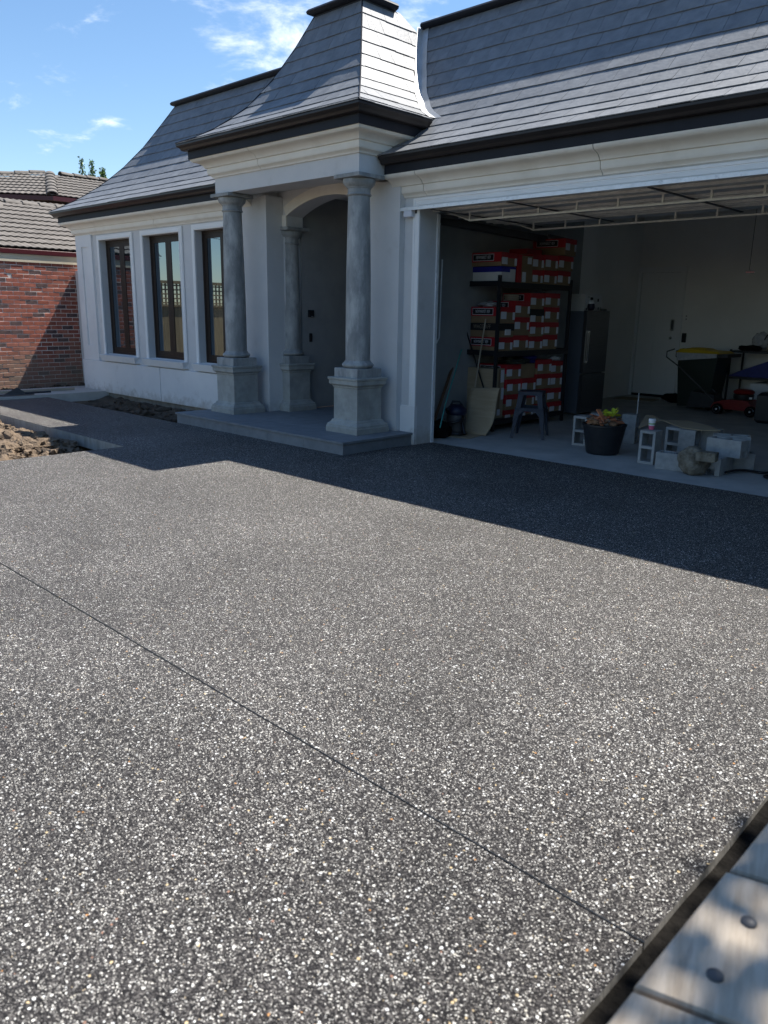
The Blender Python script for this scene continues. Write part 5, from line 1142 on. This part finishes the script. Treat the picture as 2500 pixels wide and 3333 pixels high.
# ================================================================== TREES BEHIND
def leaf_cluster(name, parent, spine, rad, n, seed, size=.10):
    rr = random.Random(seed); m = MB()
    for i in range(n):
        t = rr.random(); k = t*(len(spine)-1); j = min(int(k), len(spine)-2); p = Vector(spine[j]).lerp(Vector(spine[j+1]), k-j); R_ = rad*(1-.75*t**2)*(rr.random()**.5)
        a = rr.uniform(0, 6.28); c = p+Vector((R_*math.cos(a), R_*math.sin(a), rr.uniform(-.15, .15)*rad*2)); s_ = size*rr.uniform(.6, 1.3)
        u = Vector((rr.uniform(-1, 1), rr.uniform(-1, 1), rr.uniform(-1, .4))).normalized(); v = u.cross(Vector((rr.uniform(-1, 1), rr.uniform(-1, 1), rr.uniform(-1, 1)))).normalized()
        m.add([c, c+u*s_*.5+v*s_*.35, c+u*s_, c+u*s_*.5-v*s_*.35], [(0, 1, 2, 3)])
    return obj(name, m, 'leaf', parent, fix=False)
tr = [('pear_tree', 'slim leafy tree top standing alone left of the pair above the roof', (-35.4, 17.1), [(0, 0, 2.0), (.0, .05, 5.5), (.05, .1, 7.95)], .30, 240),
      ('pear_tree', 'short wispy leafy top between its taller neighbours above the roof', (-35.0, 17.25), [(0, 0, 2), (0, 0, 5.5), (.03, .03, 7.35)], .20, 130),
      ('pear_tree', 'tallest leafy tree top right of the wispy one above the roof', (-34.75, 17.45), [(0, 0, 2), (-.05, -.02, 5.5), (-.10, -.08, 7.85)], .30, 260),
      ('pear_tree', 'broad leafy tree top at the right above the tiled ridge', (-34.45, 17.60), [(0, 0, 2), (.02, .02, 5.5), (.05, .06, 7.5)], .42, 520)]
for i, (nm, lab, (x, y), sp_, rad, n) in enumerate(tr):
    t = thing(nm, lab, 'tree', (x, y, -.2), 'leafy tree tops beyond the neighbouring roof'); spine = [(x+a, y+b, c) for a, b, c in sp_]
    obj('trunk', MB().tube([(x, y, -.6)]+spine, [.10, .08, .04, .012], 8), 'bark', t, smooth=60)
    leaf_cluster('crown', t, [(x, y, 3.5)]+spine[1:], rad, n*5, 60+i, .095)

# ================================================================== FENCE (mirrored in the panes)
fn = thing('paling_fence', 'timber paling fence with lattice top carrying on from the brick wall', 'fence', (-17.0, 1, 0))
i = 0; y = 5.50
while y > -4.0:
    obj('paling', MB().box(-17.02, -17.0, y-.095, y, -.1, 1.72+.01*(i % 2)), 'paling', fn); y -= .10; i += 1
obj('rail', MB().box(-16.999, -16.96, -4, 5.5, 1.72, 1.77), 'paling', fn); obj('top_rail', MB().box(-17.04, -16.96, -4, 5.5, 2.24, 2.31), 'paling', fn)
m = MB()
for k in range(96): y = -4+k*.10; m.box(-17.01, -17.0, y, y+.045, 1.77, 2.24)
for k in range(5): z = 1.79+k*.10; m.box(-16.999, -16.99, -4, 5.5, z, z+.03)
o = obj('lattice', m, 'paling', fn); o['kind'] = 'stuff'
for k, (za, zb) in enumerate(((5.2, 6.0), (4.7, 5.0), (5.9, 6.4))):
    p = [(-28, -16+i*2.2, za+(zb-za)*i/9-.5*math.sin(math.pi*i/9)) for i in range(10)]
    tag(obj('overhead_wire', MB().tube(p, .012, 6), 'wire', smooth=60), ('middle', 'lowest', 'highest')[k]+' of the thin overhead wires mirrored in the panes', 'wire', 'overhead wires mirrored in the panes')

# ================================================================== TIMBER PLANKS (near right corner)
PZ = .55; dk = thing('timber_coping', 'weathered pine boards bolted down end to end at the near right corner', 'timber boards', (.1, 1.6, 0))
sdir = Vector((math.cos(R(17.2)), math.sin(R(17.2)), 0)); ex = -.445; per = .4175; ya = 1.103
def plank(y0, y1, seed):
    rr = random.Random(seed); a = ex+rr.uniform(-.004, .004); m = MB(); Ln = .95
    g_ = .005; p = [Vector((a, y0+g_, 0)), Vector((a, y1-g_, 0))]
    zt = PZ+rr.uniform(-.002, .002); b = .006
    def ringz(inset, z):
        c0 = p[0]+Vector((inset, inset, 0)); c1 = p[1]+Vector((inset, -inset, 0)); return [c0+Vector((0, 0, z)), c0+sdir*Ln+Vector((0, 0, z)), c1+sdir*Ln+Vector((0, 0, z)), c1+Vector((0, 0, z))]
    vs = ringz(0, zt-.048)+ringz(0, zt-b)+ringz(b, zt); fs = [(3, 2, 1, 0), (8, 9, 10, 11)]
    for q in range(2): fs += [(4*q+i, 4*q+(i+1) % 4, 4*q+4+(i+1) % 4, 4*q+4+i) for i in range(4)]
    m.add(vs, fs); m.xform(Matrix.Translation(-Vector((a, y0, 0)))); m.v = [tuple(Matrix.Rotation(-R(17.2), 3, 'Z') @ Vector(v)) for v in m.v]
    me = bpy.data.meshes.new('plank'); me.from_pydata(m.v, [], m.f); me.materials.append(MT['plank']); fixn(me)
    o = bpy.data.objects.new('plank', me); COL.objects.link(o); WL[o.name] = Vector((a, y0, 0)); o.parent = dk; o.location = Vector((a, y0, 0))-WL[dk.name]; o.rotation_euler = (0, 0, R(17.2)); return o
BOLTS = ((-.36, 1.397), (-.356, 1.226), (-.36, 1.815), (-.356, 1.64), (.1, 1.55), (.1, 1.38), (-.36, .98), (-.356, .81))
for k in range(-2, 5): plank(ya+per*k, ya+per*(k+1), 100+k)
for (bx_, by_) in BOLTS:
    bo = obj('bolt', MB().lathe((bx_, by_, PZ+.0), [(.015, -.003), (.015, .003), (.012, .006), (.004, .008)], 16), 'darksteel', dk, smooth=40)
obj('side_board', MB().box(-.425, -.38, .2, 3.4, -.15, PZ-.05), 'plank', dk); obj('core', MB().box(-.379, .40, .25, 3.35, -.15, PZ-.0505), 'plank', dk)
# tree out of frame whose shade dapples the planks
t = thing('garden_tree', 'leafy tree just out of frame whose shade dapples the pine boards', 'tree', (2.4, 7.0, -.2))
obj('trunk', MB().tube([(2.4, 7.0, -.2), (2.3, 6.9, 2.6), (1.9, 6.7, 5.2), (1.5, 6.4, 7.6)], [.13, .11, .07, .02], 10), 'bark', t, smooth=60)
lc = MB(); rr = random.Random(5)
for i in range(6500):
    c = Vector((rr.uniform(.64, 2.7), rr.uniform(4.4, 8.8), rr.uniform(6.8, 8.3)))
    if noise.noise(c*1.7) < -.16 and rr.random() < .92: continue
    u = Vector((rr.uniform(-1, 1), rr.uniform(-1, 1), rr.uniform(-.6, .6))).normalized(); v = u.cross(Vector((rr.uniform(-1, 1), rr.uniform(-1, 1), 1))).normalized(); s_ = rr.uniform(.09, .17)
    lc.add([c, c+u*s_*.5+v*s_*.35, c+u*s_, c+u*s_*.5-v*s_*.35], [(0, 1, 2, 3)])
obj('crown', lc, 'leaf', t, fix=False)
# unseen hedge added outside the frame to block low sky on the right
hg = thing('sky_block_hedge', 'added unseen hedge beyond the right of the frame, blocking low sky', 'hedge', (5.4, 0, -.2))
m = MB(); rr = random.Random(9)
nx_, nz_ = 60, 16; vs = []
for j in range(nz_+1):
    for i in range(nx_+1):
        y = -9+16.5*i/nx_; z = -.2+4.6*j/nz_; vs.append((4.6+.9*noise.noise(Vector((y*.8, z*.8, 2)))+.25*noise.noise(Vector((y*3, z*3, 5)))+.5*(j/nz_)**3, y, z))
m.add(vs, [(j*(nx_+1)+i, j*(nx_+1)+i+1, (j+1)*(nx_+1)+i+1, (j+1)*(nx_+1)+i) for j in range(nz_) for i in range(nx_)])
m.box(5.4, 6.6, -9, 7.5, -.2, 4.2)
for i in range(9000):
    y = rr.uniform(-9, 7.5); z = rr.uniform(0, 4.6); c = Vector((4.5+.9*noise.noise(Vector((y*.8, z*.8, 2)))+rr.uniform(-.15, .15)+.5*(z/5.6)**3, y, z))
    u = Vector((rr.uniform(-1, .3), rr.uniform(-1, 1), rr.uniform(-1, .6))).normalized(); v = u.cross(Vector((rr.uniform(-1, 1), rr.uniform(-1, 1), 1))).normalized(); s_ = rr.uniform(.08, .16)
    m.add([c, c+u*s_*.5+v*s_*.35, c+u*s_, c+u*s_*.5-v*s_*.35], [(0, 1, 2, 3)])
obj('foliage', m, 'leaf', hg, fix=False)
print('objects', len(bpy.data.objects), 'tris', sum(len(o.data.polygons) for o in bpy.data.objects if o.type == 'MESH'))
